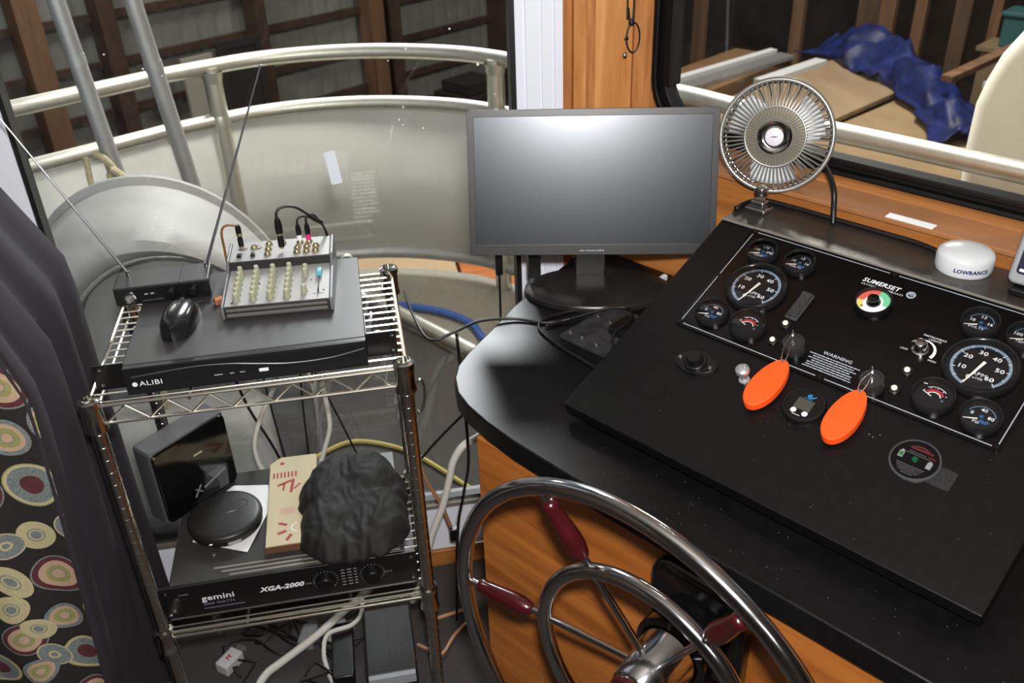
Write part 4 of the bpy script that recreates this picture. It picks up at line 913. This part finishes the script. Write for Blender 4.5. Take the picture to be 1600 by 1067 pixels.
plug('audio_plug', 'tall black plug with arching black cord at the middle of the mixer', .098, .140, (('tip_sleeve', [(0, 0), (.0040, 0), (.0040, .004), (0, .004)], JK), ('plug_body', BODY(.004, .026, .0060), BLACKP), ('ring', [(.004, .026), (.0052, .026), (.0052, .030), (0, .030)], JK), ('strain_relief', BODY(.030, .058, .0066), BLACKP)),
     [(0, 0, .056), (.0, 0, .066), (.006, .003, .074), (.020, .006, .076), (.036, .010, .070), (.052, .016, .054), (.066, .022, .040), (.076, .028, .030)], .0024)
plug('audio_plug', 'white ringed plug beside the magenta one on the mixer', .128, .166, (('ring', [(0, 0), (.0048, 0), (.0048, .010), (0, .010)], WHITE), ('plug_body', BODY(.010, .030, .0050), BLACKP)),
     [(0, 0, .028), (.001, 0, .038), (.008, .003, .043), (.020, .008, .040), (.032, .014, .028), (.045, .02, .012), (.05, .03, -.03)], .0021)
plug('audio_plug', 'magenta ringed plug at the right of the mixer', .144, .166, (('ring', [(0, 0), (.0048, 0), (.0048, .010), (0, .010)], mat('magenta', (214, 40, 120), .4)), ('plug_body', BODY(.010, .030, .0050), BLACKP)),
     [(0, 0, .028), (.001, 0, .040), (.007, .003, .046), (.016, .006, .042), (.024, .01, .028), (.030, .016, .012), (.038, .03, -.03)], .0021)

# receiver with two antennas
rc = thing('wireless_receiver', 'small black wireless receiver with two telescopic antennas on the recorder', 'receiver', T(-.364, 1.523, .9555, radians(1.5)))
MB().prism(rrect(.162, .034, .003, 3, 0, .0185), (0, 0, 0), (1, 0, 0), (0, 0, 1), (0, .068, 0)).build('case', mat('receiver black', (42, 42, 44), .38), rc, bevel=.002)
rfp = MB().box((-.080, -.003, .003), (.080, .001, .033)).build('front_panel', BLACKP, rc, bevel=.001)
MB().lathe([(.0110, 0), (.0110, .004), (.0085, .0045), (.0075, .0015), (0, .001)], (-.055, -.003, .017), (0, -1, 0), 24).build('power_ring', CHROME, rfp)
for x in (.014, .052): MB().lathe([(.0095, 0), (.009, .010), (.007, .0125), (0, .013)], (x, -.003, .018), (0, -1, 0), 20).build('knob', BLACKP, rfp)
for x in (-.030, -.020): MB().box((x, -.0036, .020), (x+.006, -.003, .0225)).build('indicator', PRINTG, rfp, smooth=0)
MB().box((-.035, -.0036, .0085), (.0, -.003, .0095)).build('lettering', mat('dim label', (90, 90, 92), .5), rfp, smooth=0)
MB().box((.0310, -.0060, .0005), (.0350, .069, .0372)).build('cable_tie', RUBBER, rc, bevel=.0005)
for x, tip, nm in ((-.062, (-.232, .075, .415), 'a'), (.074, (.228, .06, .380), 'b')):
    b = V((x, .058, .0365)); t = V(tip); MB().lathe([(.004, -.004), (.0045, .0), (.0035, .004), (0, .0048)], b, n=12).build('antenna_base', CHROMED, rc)
    c = MB(); rs = (.0027, .0024, .0020, .0017, .0014)
    for k in range(5): c.cyl(b.lerp(t, k/5), b.lerp(t, (k+1)/5), rs[k], rs[k], 8)
    c.lathe([(0, -.002), (.002, 0), (0, .002)], t, n=8).build('antenna', mat('antenna chrome', (176, 178, 184), .35, .9), rc)
tag(MB().box((-.008, -.006, 0), (.008, .006, .012)).build('copper_connector', mat('copper', (214, 140, 96), .35, .7), bevel=.002, M=T(-.268, 1.492, .9555, .4)), 'small copper coloured connector between receiver and mixer', 'connector')

# mouse
ms = thing('computer_mouse', 'glossy black computer mouse on the video recorder', 'mouse', T(-.326, 1.432, .9556, radians(-6)))
vs = []; fs = []; NI, NJ = 20, 16
for i in range(NI+1):
    t = i/NI; y = -.060+.122*t; hw = .031*(max(0, 1-abs(2*t-1)**2.6))**.5*(1-.06*sin(pi*t)); hz = .037*(max(0, 1-abs((t-.42)/.58)**2.6))**.55
    for j in range(NJ+1):
        a = pi*j/NJ; ca = cos(a); vs.append(V((hw*(abs(ca)**.75)*(1 if ca >= 0 else -1), y, hz*sin(a)**.8)))
for i in range(NI):
    for j in range(NJ): fs.append((i*(NJ+1)+j, (i+1)*(NJ+1)+j, (i+1)*(NJ+1)+j+1, i*(NJ+1)+j+1))
MB().add(vs, fs).build('shell', mat('mouse black', (24, 25, 27), .22, coat=.3), ms, smooth=180)
MB().lathe([(.007, -.003), (.0075, 0), (.007, .003), (0, .003)], (0, .036, .024), (1, 0, 0), 16).build('scroll_wheel', RUBBER, ms)
MB().tube(spline([(0, .0, .0372), (0, .02, .0352), (0, .04, .0275), (0, .054, .016)], 5), .0009, 5).build('button_seam', BLACKM, ms)
MB().tube(spline([(0, .058, .006), (.004, .068, .003), (.018, .073, .0025), (.036, .074, .0025)], 6), .0017, 6).build('cord', CABLE, ms)

# amplifier on the lower shelf
AX0, AX1, AY0, AY1, AZ0, AZ1 = -.458, .0205, 1.316, 1.632, .3905, .476
am = thing('power_amplifier', 'black rack power amplifier on the lower shelf of the wire rack', 'amplifier', T((AX0+AX1)/2, (AY0+AY1)/2, AZ0))
AI = am.matrix_world.inverted()
MB().box((AX0+.022, AY0+.004, AZ0), (AX1-.022, AY1, AZ1)).build('case', mat('amp grey top', (50, 49, 49), .36, noise_amt=.12, nscale=150), am, M=AI, bevel=.0015)
afp = MB().box((AX0+.002, AY0-.002, AZ0+.002), (AX1-.002, AY0+.004, AZ1-.001)).build('faceplate', mat('amp face', (16, 16, 17), .35), am, M=AI, bevel=.0015)
for i, (x0, x1) in enumerate(((AX0+.10, AX1-.03), (AX0+.115, AX1-.03), (AX0+.13, AX1-.03))):
    MB().box((x0, AY0+.030-i*.011, AZ1-.0005), (x1, AY0+.0345-i*.011, AZ1+.0012)).build('vent_slat', mat('vent slat', (128, 122, 114), .45, .4), am, M=AI, bevel=.0005)
MB().box((AX0+.01, AY0-.005, AZ0+.006), (AX1-.01, AY0-.002, AZ0+.0095)).build('bottom_lip', mat('lip grey', (92, 90, 88), .35, .5), am, M=AI, bevel=.0008)
at_ = MB().mat(0).text('gemini', .019, (AX0+.073, AY0-.0026, .4385), (1, 0, 0), (0, 0, 1), align='LEFT', bold=.0003, sx=1.15)
at_.text('XGA-2000', .0155, (AX0+.180, AY0-.0026, .437), (1, 0, 0), (0, 0, 1), align='LEFT', shear=.25, bold=.0007, sx=1.12)
at_.mat(1).text('2000 WATTS', .0085, (AX0+.074, AY0-.0026, .4235), (1, 0, 0), (0, 0, 1), align='LEFT', sx=1.15).box((AX0+.074, AY0-.0027, .4125), (AX0+.148, AY0-.0024, .4137))
at_.mat(2).text('CH 1', .006, (AX0+.273, AY0-.0026, .435), (1, 0, 0), (0, 0, 1), sx=1.2).text('CH 2', .006, (AX0+.420, AY0-.0026, .435), (1, 0, 0), (0, 0, 1), sx=1.2)
at_.text('POWER', .004, (AX0+.044, AY0-.0026, .455), (1, 0, 0), (0, 0, 1), sx=1.2).text('ON', .004, (AX0+.030, AY0-.0026, .446), (1, 0, 0), (0, 0, 1))
for cx in (.302, .390):
    for k in range(17):
        a = radians(225-270*k/16); x, z = AX0+cx+.0225*cos(a), .436+.0225*sin(a); at_.lathe([(.0010, 0), (0, .0001)], (x, AY0-.0024, z), (0, -1, 0), 6)
for r in range(6):
    for x0, x1 in ((.332, .339), (.344, .352), (.356, .362)): at_.box((AX0+x0, AY0-.0027, .4175+.0075*r), (AX0+x1, AY0-.0024, .4190+.0075*r))
at_.build('lettering', [PRINT, mat('violet print', (140, 130, 160), .5), mat('dim white print', (150, 152, 156), .5)], afp, M=AI, smooth=0)
for cx in (.302, .390): MB().lathe([(.0165, 0), (.0155, .012), (.013, .015), (0, .0152)], (AX0+cx, AY0-.002, .436), (0, -1, 0), 24).build('level_knob', BLACKP, afp, M=AI)
MB().box((AX0+.037, AY0-.005, .425), (AX0+.051, AY0-.002, .447)).build('power_switch', BLACKP, afp, M=AI, bevel=.001)
for x in (AX0+.012, AX1-.012):
    for z in (.409, .462): MB().lathe([(.004, 0), (.0036, .0015), (0, .0022)], (x, AY0-.002, z), (0, -1, 0), 10).build('rack_screw', CHROMED, afp, M=AI)

# glossy speaker box
cb = V((-.456, 1.485, .4785)); ce = V((-.327, 1.610, .4785)); cxd = (ce-cb).normalized(); cyd = UP.cross(cxd)
sp_ = thing('speaker_box', 'glossy black rounded speaker box standing on the amplifier', 'speaker', frame(cb, cxd, cyd, UP))
MB().prism(rrect(.178, .058, .010, 5, .089, .030), (0, 0, 0), (1, 0, 0), (0, 1, 0), (0, 0, .175)).build('shell', mat('speaker grey top', (74, 74, 76), .45), sp_, bevel=.006, seg=3)
MB().prism(rrect(.172, .168, .012, 5, .089, .087), (0, -.003, 0), (1, 0, 0), (0, 0, 1), (0, .008, 0)).build('front_face', BLACKG, sp_, bevel=.003); sff = [c for c in sp_.children if c.name.startswith('front_face')][0]
MB().box((.088, -.0036, .118), (.108, -.003, .1225)).build('badge', CHROMED, sff, smooth=0)
lt = MB().prism([(.105, .062), (.140, .064), (.150, .052), (.118, .046)], (0, -.0036, 0), (1, 0, 0), (0, 0, 1), (0, .0006, 0)); 
lt.build('silver_decal', mat('silver decal', (92, 92, 94), .5), sff, smooth=0)
MB().bar((.070, -.0034, .026), (.088, -.0034, .048), .0006, .004).bar((.088, -.0034, .030), (.074, -.0034, .044), .0006, .003).bar((.094, -.0034, .036), (.150, -.0034, .050), .0006, .005).build('script_mark', mat('silver script', (120, 120, 120), .4), sff, smooth=0)
MB().lathe([(.003, 0), (.003, .002), (0, .0025)], (.006, -.003, .168), (0, -1, 0), 8).build('corner_screw', CHROMED, sff)

ppm = MB().prism([(-.405, 1.43), (-.298, 1.378), (-.262, 1.49), (-.266, 1.572), (-.338, 1.586), (-.39, 1.53)], (0, 0, .4775), (1, 0, 0), (0, 1, 0), (0, 0, .0012))
tag(ppm.build('paper_sheet', PAPER, smooth=0), 'folded white paper under the round black disc player', 'paper')
dp = thing('disc_player', 'round black portable disc player on white paper on the amplifier', 'player', T(-.343, 1.468, .4790, .3))
dpm = mat('disc player black', (30, 29, 29), .42)
MB().lathe([(0, .0), (.066, 0), (.0705, .004), (.0705, .0150), (.0725, .0165), (.0725, .0215), (.0700, .0255), (.062, .0275), (.03, .0290), (0, .0294)], n=48).build('body', dpm, dp, smooth=50)
MB().lathe([(.0722, .0155), (.0728, .017), (.0722, .0185)], n=48).build('seam_ring', BLACKM, dp)
ov = MB().tube([V((.034*cos(t)+.016, .016*sin(t)+.012, .0290-.0012*(abs(cos(t))))) for t in [2*pi*k/36 for k in range(36)]], .0011, 5, True); ov.build('lid_ridge', mat('lid ridge', (66, 66, 66), .35), dp)
MB().box((-.012, -.0735, .006), (.014, -.069, .0115)).build('label_plate', mat('label grey', (150, 150, 150), .4), dp, bevel=.001)
MB().box((-.045, -.0585, .008), (-.036, -.0545, .012)).build('jack', CHROMED, dp, bevel=.001)

td = thing('printed_carton', 'flat tan carton with red markings beside the black cloth', 'carton', T(-.222, 1.50, .4772))
MB().prism([(-.040, -.134), (.058, -.132), (.058, .14), (-.018, .142), (-.040, .122)], (0, 0, 0), (1, 0, 0), (0, 1, 0), (0, 0, .016)).build('carton', mat('tan carton', (188, 176, 146), .75), td, bevel=.002)
rm = MB(); h = .0164
for k in range(7): x = -.032+.0075*k; rm.box((x, .070, h-.0002), (x+.0035, .088, h))
rm.bar((-.022, .045, h), (.006, .058, h), .006, .0003).bar((.006, .020, h), (.010, .062, h), .006, .0003).bar((-.010, .028, h), (-.008, .050, h), .004, .0003).bar((.012, .03, h), (.024, .045, h), .004, .0003)
rm.lathe([(.005, h), (0, h)], (-.014, .118, 0), n=10)
for a in (155, 200, 240): d = pol(1, a); rm.bar(V((.020, -.088, h))+d*.022, V((.020, -.088, h))+d*.040, .006, .0003)
o = rm.build('red_markings', mat('carton red', (150, 40, 48), .6), td, smooth=0); o['kind'] = 'stuff'
MB().arc(.012, .014, 100, 260, (.022, -.088, h), n=16).build('white_arc', PRINT, td, smooth=0)
sm = MB(); 
for k in range(4): sm.box((-.014, -.030-.005*k, h-.0002), (.014, -.028-.005*k, h))
sm.build('fine_print', mat('pink print', (196, 140, 132), .6), td, smooth=0)
MB().box((-.041, -.1365, .0005), (.058, -.134, .0155)).build('carton_edge', mat('carton brown edge', (96, 62, 40), .8), td, smooth=0)

# crumpled black cloth
vs = []; fs = []; NX_, NY_ = 84, 84
for i in range(NX_+1):
    for j in range(NY_+1):
        u, v = i/NX_*2-1, j/NY_*2-1
        ang = atan2(v, u); rr = max(abs(u), abs(v))
        q = V((u*sqrt(1-v*v/2), v*sqrt(1-u*u/2), 0))
        edge = 1 + .05*cos(4*ang+pi) + .03*sin(7*ang) + .018*sin(17*ang)
        x = -.092 + q.x*.113*edge; y = 1.450 + q.y*.160*edge
        r = q.length
        base = .052*(max(0, 1-r**4.0))**.7 * (1+.3*q.y) + .018*max(0, 1-((x+.05)**2/.004+(y-1.52)**2/.006))
        nn = noise.noise(V((x*11, y*7, 2.))); w_ = .5*noise.noise(V((x*18, y*18, 4.)))
        rid = 1-abs(noise.noise(V((x*14+y*9+w_, y*7-x*10, 3.))))*2; rid2 = 1-abs(noise.noise(V((x*30-y*10+w_, y*12+x*9, 8.))))*2
        fr_ = max(0, min(1, (1.42-y)*9))
        rid3 = 1-abs(noise.noise(V((x*55+y*20+w_*2, y*24-x*25, 12.))))*2
        z = base + (.014*nn + .007*rid + (.002+.006*fr_)*rid2 + .0028*rid3)*min(1, (1.06-r)*4+.3)
        vs.append(V((x, y, .4775 + max(.0035 + (.005*max(0, rid2))*r, z))))
for i in range(NX_):
    for j in range(NY_): a = i*(NY_+1)+j; fs.append((a, a+NY_+1, a+NY_+2, a+1))
o = MB().add(vs, fs).build('black_cloth', mat('black cloth', (12, 11, 12), .75, bump=.15, bscale=160), smooth=180)
md = o.modifiers.new('s', 'SOLIDIFY'); md.thickness = .002
tag(o, 'crumpled black cloth bag heaped on the right of the amplifier', 'cloth')

# ================================================================== CURTAIN
cur = thing('curtain', 'dark curtain with printed circles hanging left of the wire rack', 'curtain', T(-.62, 1.25, .0))
CI = cur.matrix_world.inverted()
def xb(z): return -.545 + (z-.384)*.064
def zoff(z): return -.5*max(0, z-.98)
def pat_y(x, z): return 1.2 + (.004 + .010*max(0, min(1, (.75-z)*3)))*sin((x+.3)*42 + .6*z) - .012*max(0, -.58-x)*6*max(0, .75-z)
vs = []; fs = []; NA, NZ = 60, 30
for i in range(NA+1):
    for j in range(NZ+1):
        z = .04+1.9*j/NZ; x = xb(z)+.012 - .55*i/NA; vs.append(V((x+zoff(z)*.6, pat_y(x, z), z)))
for i in range(NA):
    for j in range(NZ): a = i*(NZ+1)+j; fs.append((a, a+NZ+1, a+NZ+2, a+1))
CURB = mat('curtain brown weave', (32, 27, 29), .9, noise_amt=.3, nscale=300, bump=.3, bscale=500)
MB().add(vs, fs).build('patterned_panel', CURB, cur, M=CI, smooth=180)
path = spline([(0, 1.188, 0), (.012, 1.195, 0), (.016, 1.22, 0), (.005, 1.25, 0), (-.008, 1.28, 0), (.010, 1.31, 0), (.022, 1.36, 0), (-.004, 1.40, 0), (-.020, 1.45, 0), (.012, 1.50, 0), (.004, 1.55, 0), (-.016, 1.60, 0), (-.002, 1.65, 0), (-.010, 1.69, 0), (-.035, 1.70, 0), (-.05, 1.66, 0)], 6)
vs = []; fs = []
for p in path:
    t = min(1, max(0, (p.y-1.2)/.4))
    for j in range(NZ+1):
        z = .04+1.9*j/NZ; x0 = xb(z)*(1-t) + (-.548)*t
        vs.append(V((x0+p.x*(.8+.2*sin(3*z))+zoff(z)*(.6+.4*t), p.y+.006*sin(4*z+p.y*9), z)))
for i in range(len(path)-1):
    for j in range(NZ): a = i*(NZ+1)+j; fs.append((a, a+NZ+1, a+NZ+2, a+1))
MB().add(vs, fs).build('dark_border', mat('curtain dark border', (33, 28, 36), .85, bump=.2, bscale=600), cur, M=CI, smooth=180)
# printed circles: rings following the cloth
CM = [mat('curtain cream', (176, 166, 128), .9, noise_amt=.1, nscale=300), mat('curtain grey blue', (110, 118, 118), .9, noise_amt=.35, nscale=420), mat('curtain maroon', (84, 36, 44), .9, noise_amt=.25, nscale=300), mat('curtain olive', (140, 138, 86), .9, noise_amt=.15, nscale=300), mat('curtain pink cream', (178, 150, 126), .9, noise_amt=.1, nscale=300)]
TY = {0: [(1, 3), (.95, 0), (.84, 1), (.42, 2)], 1: [(1, 1), (.93, 2), (.72, 4), (.46, 3), (.28, 1), (.25, 4)], 2: [(1, 1), (.76, 4), (.55, 3), (.30, 1), (.26, 4)], 3: [(1, 0), (.47, 1), (.40, 0), (.29, 1)], 4: [(1, 0), (.90, 1), (.35, 0), (.2, 1)]}
circ = [(-.543, .836, .042, .042, 0, 0), (-.566, .736, .029, .029, 3, 0), (-.529, 1.017, .042, .042, 1, 0), (-.552, .925, .033, .033, 2, 0), (-.556, .650, .042, .041, 1, 0), (-.574, .552, .030, .029, 2, 0), (-.562, .460, .037, .041, 0, 0),
        (-.626, .655, .022, .042, 3, .5), (-.640, .600, .026, .030, 3, .2), (-.614, .545, .018, .030, 3, .7), (-.640, .53, .036, .036, 1, 0), (-.512, .750, .022, .026, 4, 0), (-.608, .478, .017, .034, 4, .5), (-.634, .455, .028, .028, 2, 0), (-.612, .727, .028, .026, 4, 0), (-.497, .948, .020, .028, 2, 0), (-.507, 1.125, .03, .034, 4, 0), (-.520, .57, .018, .026, 0, 0),
        (-.62, .83, .035, .035, 1, 0), (-.60, 1.11, .035, .035, 0, 0), (-.63, .96, .036, .036, 3, 0), (-.70, .75, .04, .04, 0, 0), (-.70, .60, .04, .04, 2, 0), (-.72, .90, .04, .04, 1, 0), (-.57, .36, .04, .04, 1, 0), (-.66, .36, .03, .03, 3, 0), (-.60, .26, .04, .04, 2, 0), (-.70, .46, .035, .035, 0, 0), (-.545, 1.22, .04, .04, 2, 0), (-.62, 1.24, .035, .035, 3, 0)]
cp = MB(); lift = .0008
for ci, (cx, cz, rx, rz, ty, rot) in enumerate(circ):
    lift = .0008 + .0004*(ci % 5)
    for li, (s0, mi) in enumerate(TY[ty]):
        nxt = TY[ty][li+1][0] if li+1 < len(TY[ty]) else 0
        cp.mat(mi); N_, K = 28, 3; vs = []
        for k in range(K+1):
            s_ = s0 + (nxt-s0)*k/K
            for a in range(N_):
                t = 2*pi*a/N_; w = 1+.03*sin(3*t+ci)
                dx, dz = rx*s_*cos(t)*w, rz*s_*sin(t)*w
                x, z = cx+dx*cos(rot)-dz*sin(rot), cz+dx*sin(rot)+dz*cos(rot)
                x = min(x, xb(z)+.006); vs.append(V((x+zoff(z)*.6, pat_y(x, z)-lift, z)))
        fs = []
        for k in range(K):
            for a in range(N_): fs.append((k*N_+a, k*N_+(a+1) % N_, (k+1)*N_+(a+1) % N_, (k+1)*N_+a))
        # drop faces past the dark border
        vv = vs; keep = [f for f in fs if min(vv[i].x - zoff(vv[i].z)*.6 - xb(vv[i].z) for i in f) < .0055]
        cp.add(vs, keep)
o = cp.build('circle_print', CM, cur, M=CI, smooth=180); o['kind'] = 'stuff'

# ================================================================== FLOOR CLUTTER AND CABLES
bxs = thing('speaker_cabinet', 'black floor speaker box under the right of the wire rack', 'speaker', T(-.060, 1.425, 0))
MB().box((-.054, -.085, 0), (.054, .10, .12)).build('cabinet', mat('vinyl black', (22, 22, 23), .55, bump=.2, bscale=300), bxs, bevel=.006, seg=3)
MB().box((-.050, -.096, .09), (.050, -.084, .118)).build('front_trim', mat('pale trim', (150, 156, 162), .4), bxs, bevel=.002)
MB().box((-.001, -.083, .1195), (.001, .098, .1206)).build('seam', BLACKM, bxs, smooth=0)
def adapter(x, y, rz, lab, mark=False, col=(186, 186, 184)):
    t = thing('power_adapter', lab, 'adapter', T(x, y, 0, rz), 'power adapters on the floor')
    MB().box((-.028, -.018, 0), (.028, .018, .030)).build('body', mat('adapter %d' % col[0], col, .5), t, bevel=.004)
    MB().box((.028, -.012, .006), (.046, .012, .024)).build('socket_end', mat('adapter grey', (92, 92, 92), .5), t, bevel=.003)
    if mark: MB().bar((-.006, -.006, .0303), (-.003, .006, .0303), .003, .0003).bar((.002, -.006, .0303), (.005, .006, .0303), .003, .0003).bar((-.004, .001, .0304), (.004, .001, .0304), .003, .0003).build('red_mark', PRINTR, t, smooth=0)
adapter(-.428, 1.535, .9, 'white power adapter with red mark on the carpet under the rack', True)
adapter(-.185, 1.575, .25, 'grey white power adapter behind the white cable on the carpet', False, (170, 172, 174))
adapter(-.25, 1.57, 1.3, 'grey power adapter on the carpet beside the thin white cord', False, (120, 124, 126))
tag(MB().prism(rrect(.05, .16, .006, 3), (-.17, 1.50, 0), (1, 0, 0), (0, 1, 0), (0, 0, .035)).build('power_strip', BLACKP, bevel=.004), 'black power strip on the carpet beside the speaker box', 'power strip')
cable('white_cable', 'thick white cable curving across the carpet under the rack', [(-.06, 1.68, .10), (-.101, 1.655, .05), (-.162, 1.596, .052), (-.230, 1.551, .034), (-.310, 1.512, .012), (-.345, 1.485, .010), (-.36, 1.445, .010), (-.33, 1.41, .010)], .0095, WHITEC, group='white cables under the rack')
cable('white_cable', 'thin white cord bending round the black power strip', [(-.10, 1.66, .15), (-.115, 1.63, .09), (-.120, 1.59, .05), (-.145, 1.556, .046), (-.20, 1.54, .046), (-.213, 1.50, .03), (-.205, 1.46, .008), (-.19, 1.41, .008)], .0055, WHITEC, group='white cables under the rack')
cable('white_cable', 'white cable hanging behind the left of the rack lower shelf', [(-.20, 1.685, .885), (-.215, 1.69, .70), (-.228, 1.69, .650), (-.270, 1.69, .574), (-.295, 1.69, .509), (-.297, 1.69, .456), (-.287, 1.69, .405), (-.27, 1.69, .25), (-.24, 1.70, .012)], .0052, WHITEC, group='white cables behind the rack')
cable('white_cable', 'white cable hanging behind the middle of the rack lower shelf', [(-.125, 1.685, .885), (-.133, 1.69, .70), (-.132, 1.69, .635), (-.129, 1.69, .568), (-.132, 1.69, .516), (-.155, 1.69, .449), (-.168, 1.69, .40), (-.17, 1.69, .2), (-.12, 1.70, .012)], .0052, WHITEC, group='white cables behind the rack')
cable('white_conduit', 'thick white cable coming down beside the oak helm cabinet', [(.215, 1.60, .525), (.182, 1.600, .505), (.150, 1.600, .487), (.127, 1.600, .450), (.117, 1.600, .41), (.095, 1.600, .328), (.062, 1.600, .24), (.03, 1.61, .10), (.0, 1.63, .012)], .0085, WHITEC)
BRC = mat('copper brown cord', (148, 106, 76), .6)
cable('speaker_wire', 'copper brown wire running down behind the right rack post', [(.040, 1.672, .87), (.052, 1.672, .62), (.055, 1.665, .45), (.062, 1.655, .378), (.095, 1.650, .285), (.112, 1.650, .215)], .0045, BRC)
tag(MB().box((-.010, -.008, 0), (.010, .008, .035)).build('wire_plug', BLACKP, bevel=.002, M=T(.118, 1.648, .178)), 'black plug on the end of the copper brown wire', 'plug')
for k, (pts, lab) in enumerate((([(.150, 1.555, .80), (.157, 1.555, .51), (.140, 1.55, .399), (.120, 1.55, .291), (.10, 1.55, .01)], 'black cable hanging down close to the oak cabinet side'), ([(.19, 1.60, .60), (.160, 1.65, .535), (.075, 1.69, .415), (.0, 1.70, .30), (-.05, 1.70, .01)], 'black cable slanting from the counter towards the rack'),
        ([(-.33, 1.685, .89), (-.30, 1.70, .62), (-.245, 1.705, .40), (-.22, 1.70, .012)], 'brown black cable slanting down beside the speaker box'), ([(-.255, 1.70, .89), (-.25, 1.71, .60), (-.23, 1.71, .3), (-.2, 1.71, .012)], 'thin black cable hanging left of the first white cable'),
        ([(-.155, 1.70, .89), (-.18, 1.71, .60), (-.19, 1.71, .40), (-.21, 1.71, .012)], 'thin black cable hanging left of the middle white cable'), ([(-.17, 1.705, .75), (-.09, 1.712, .45), (-.06, 1.71, .3), (-.04, 1.71, .012)], 'thin black cable crossing behind the middle white cable'))):
    cable('black_cable', lab, pts, .0032 if k < 3 else .0022, group='black cables behind the rack')
rnd = random.Random(21)
for k in range(9):
    x0, y0 = rnd.uniform(-.42, -.15), rnd.uniform(1.42, 1.66); pts = [(x0, y0, .006)]
    for i in range(6):
        x0 += rnd.uniform(-.09, .09); y0 += rnd.uniform(-.07, .07); x0 = min(-.13, max(-.46, x0)); y0 = min(1.70, max(1.36, y0)); pts.append((x0, y0, .006+.02*rnd.random()))
    cable('floor_cable', 'tangled black cable lying on the carpet under the rack', pts, .0028, group='tangled black cables under the rack')
cable('tan_wire', 'tan twin wire lying across the carpet right of the rack', [(.0, 1.50, .008), (.03, 1.475, .008), (.055, 1.46, .010), (.09, 1.51, .008), (.14, 1.555, .008)], .004, mat('tan wire', (176, 132, 98), .6))
cable('tan_wire', 'straight tan wire lying nearer the oak cabinet on the carpet', [(.04, 1.567, .006), (.08, 1.575, .006), (.14, 1.585, .006)], .005, MATS['tan wire'])
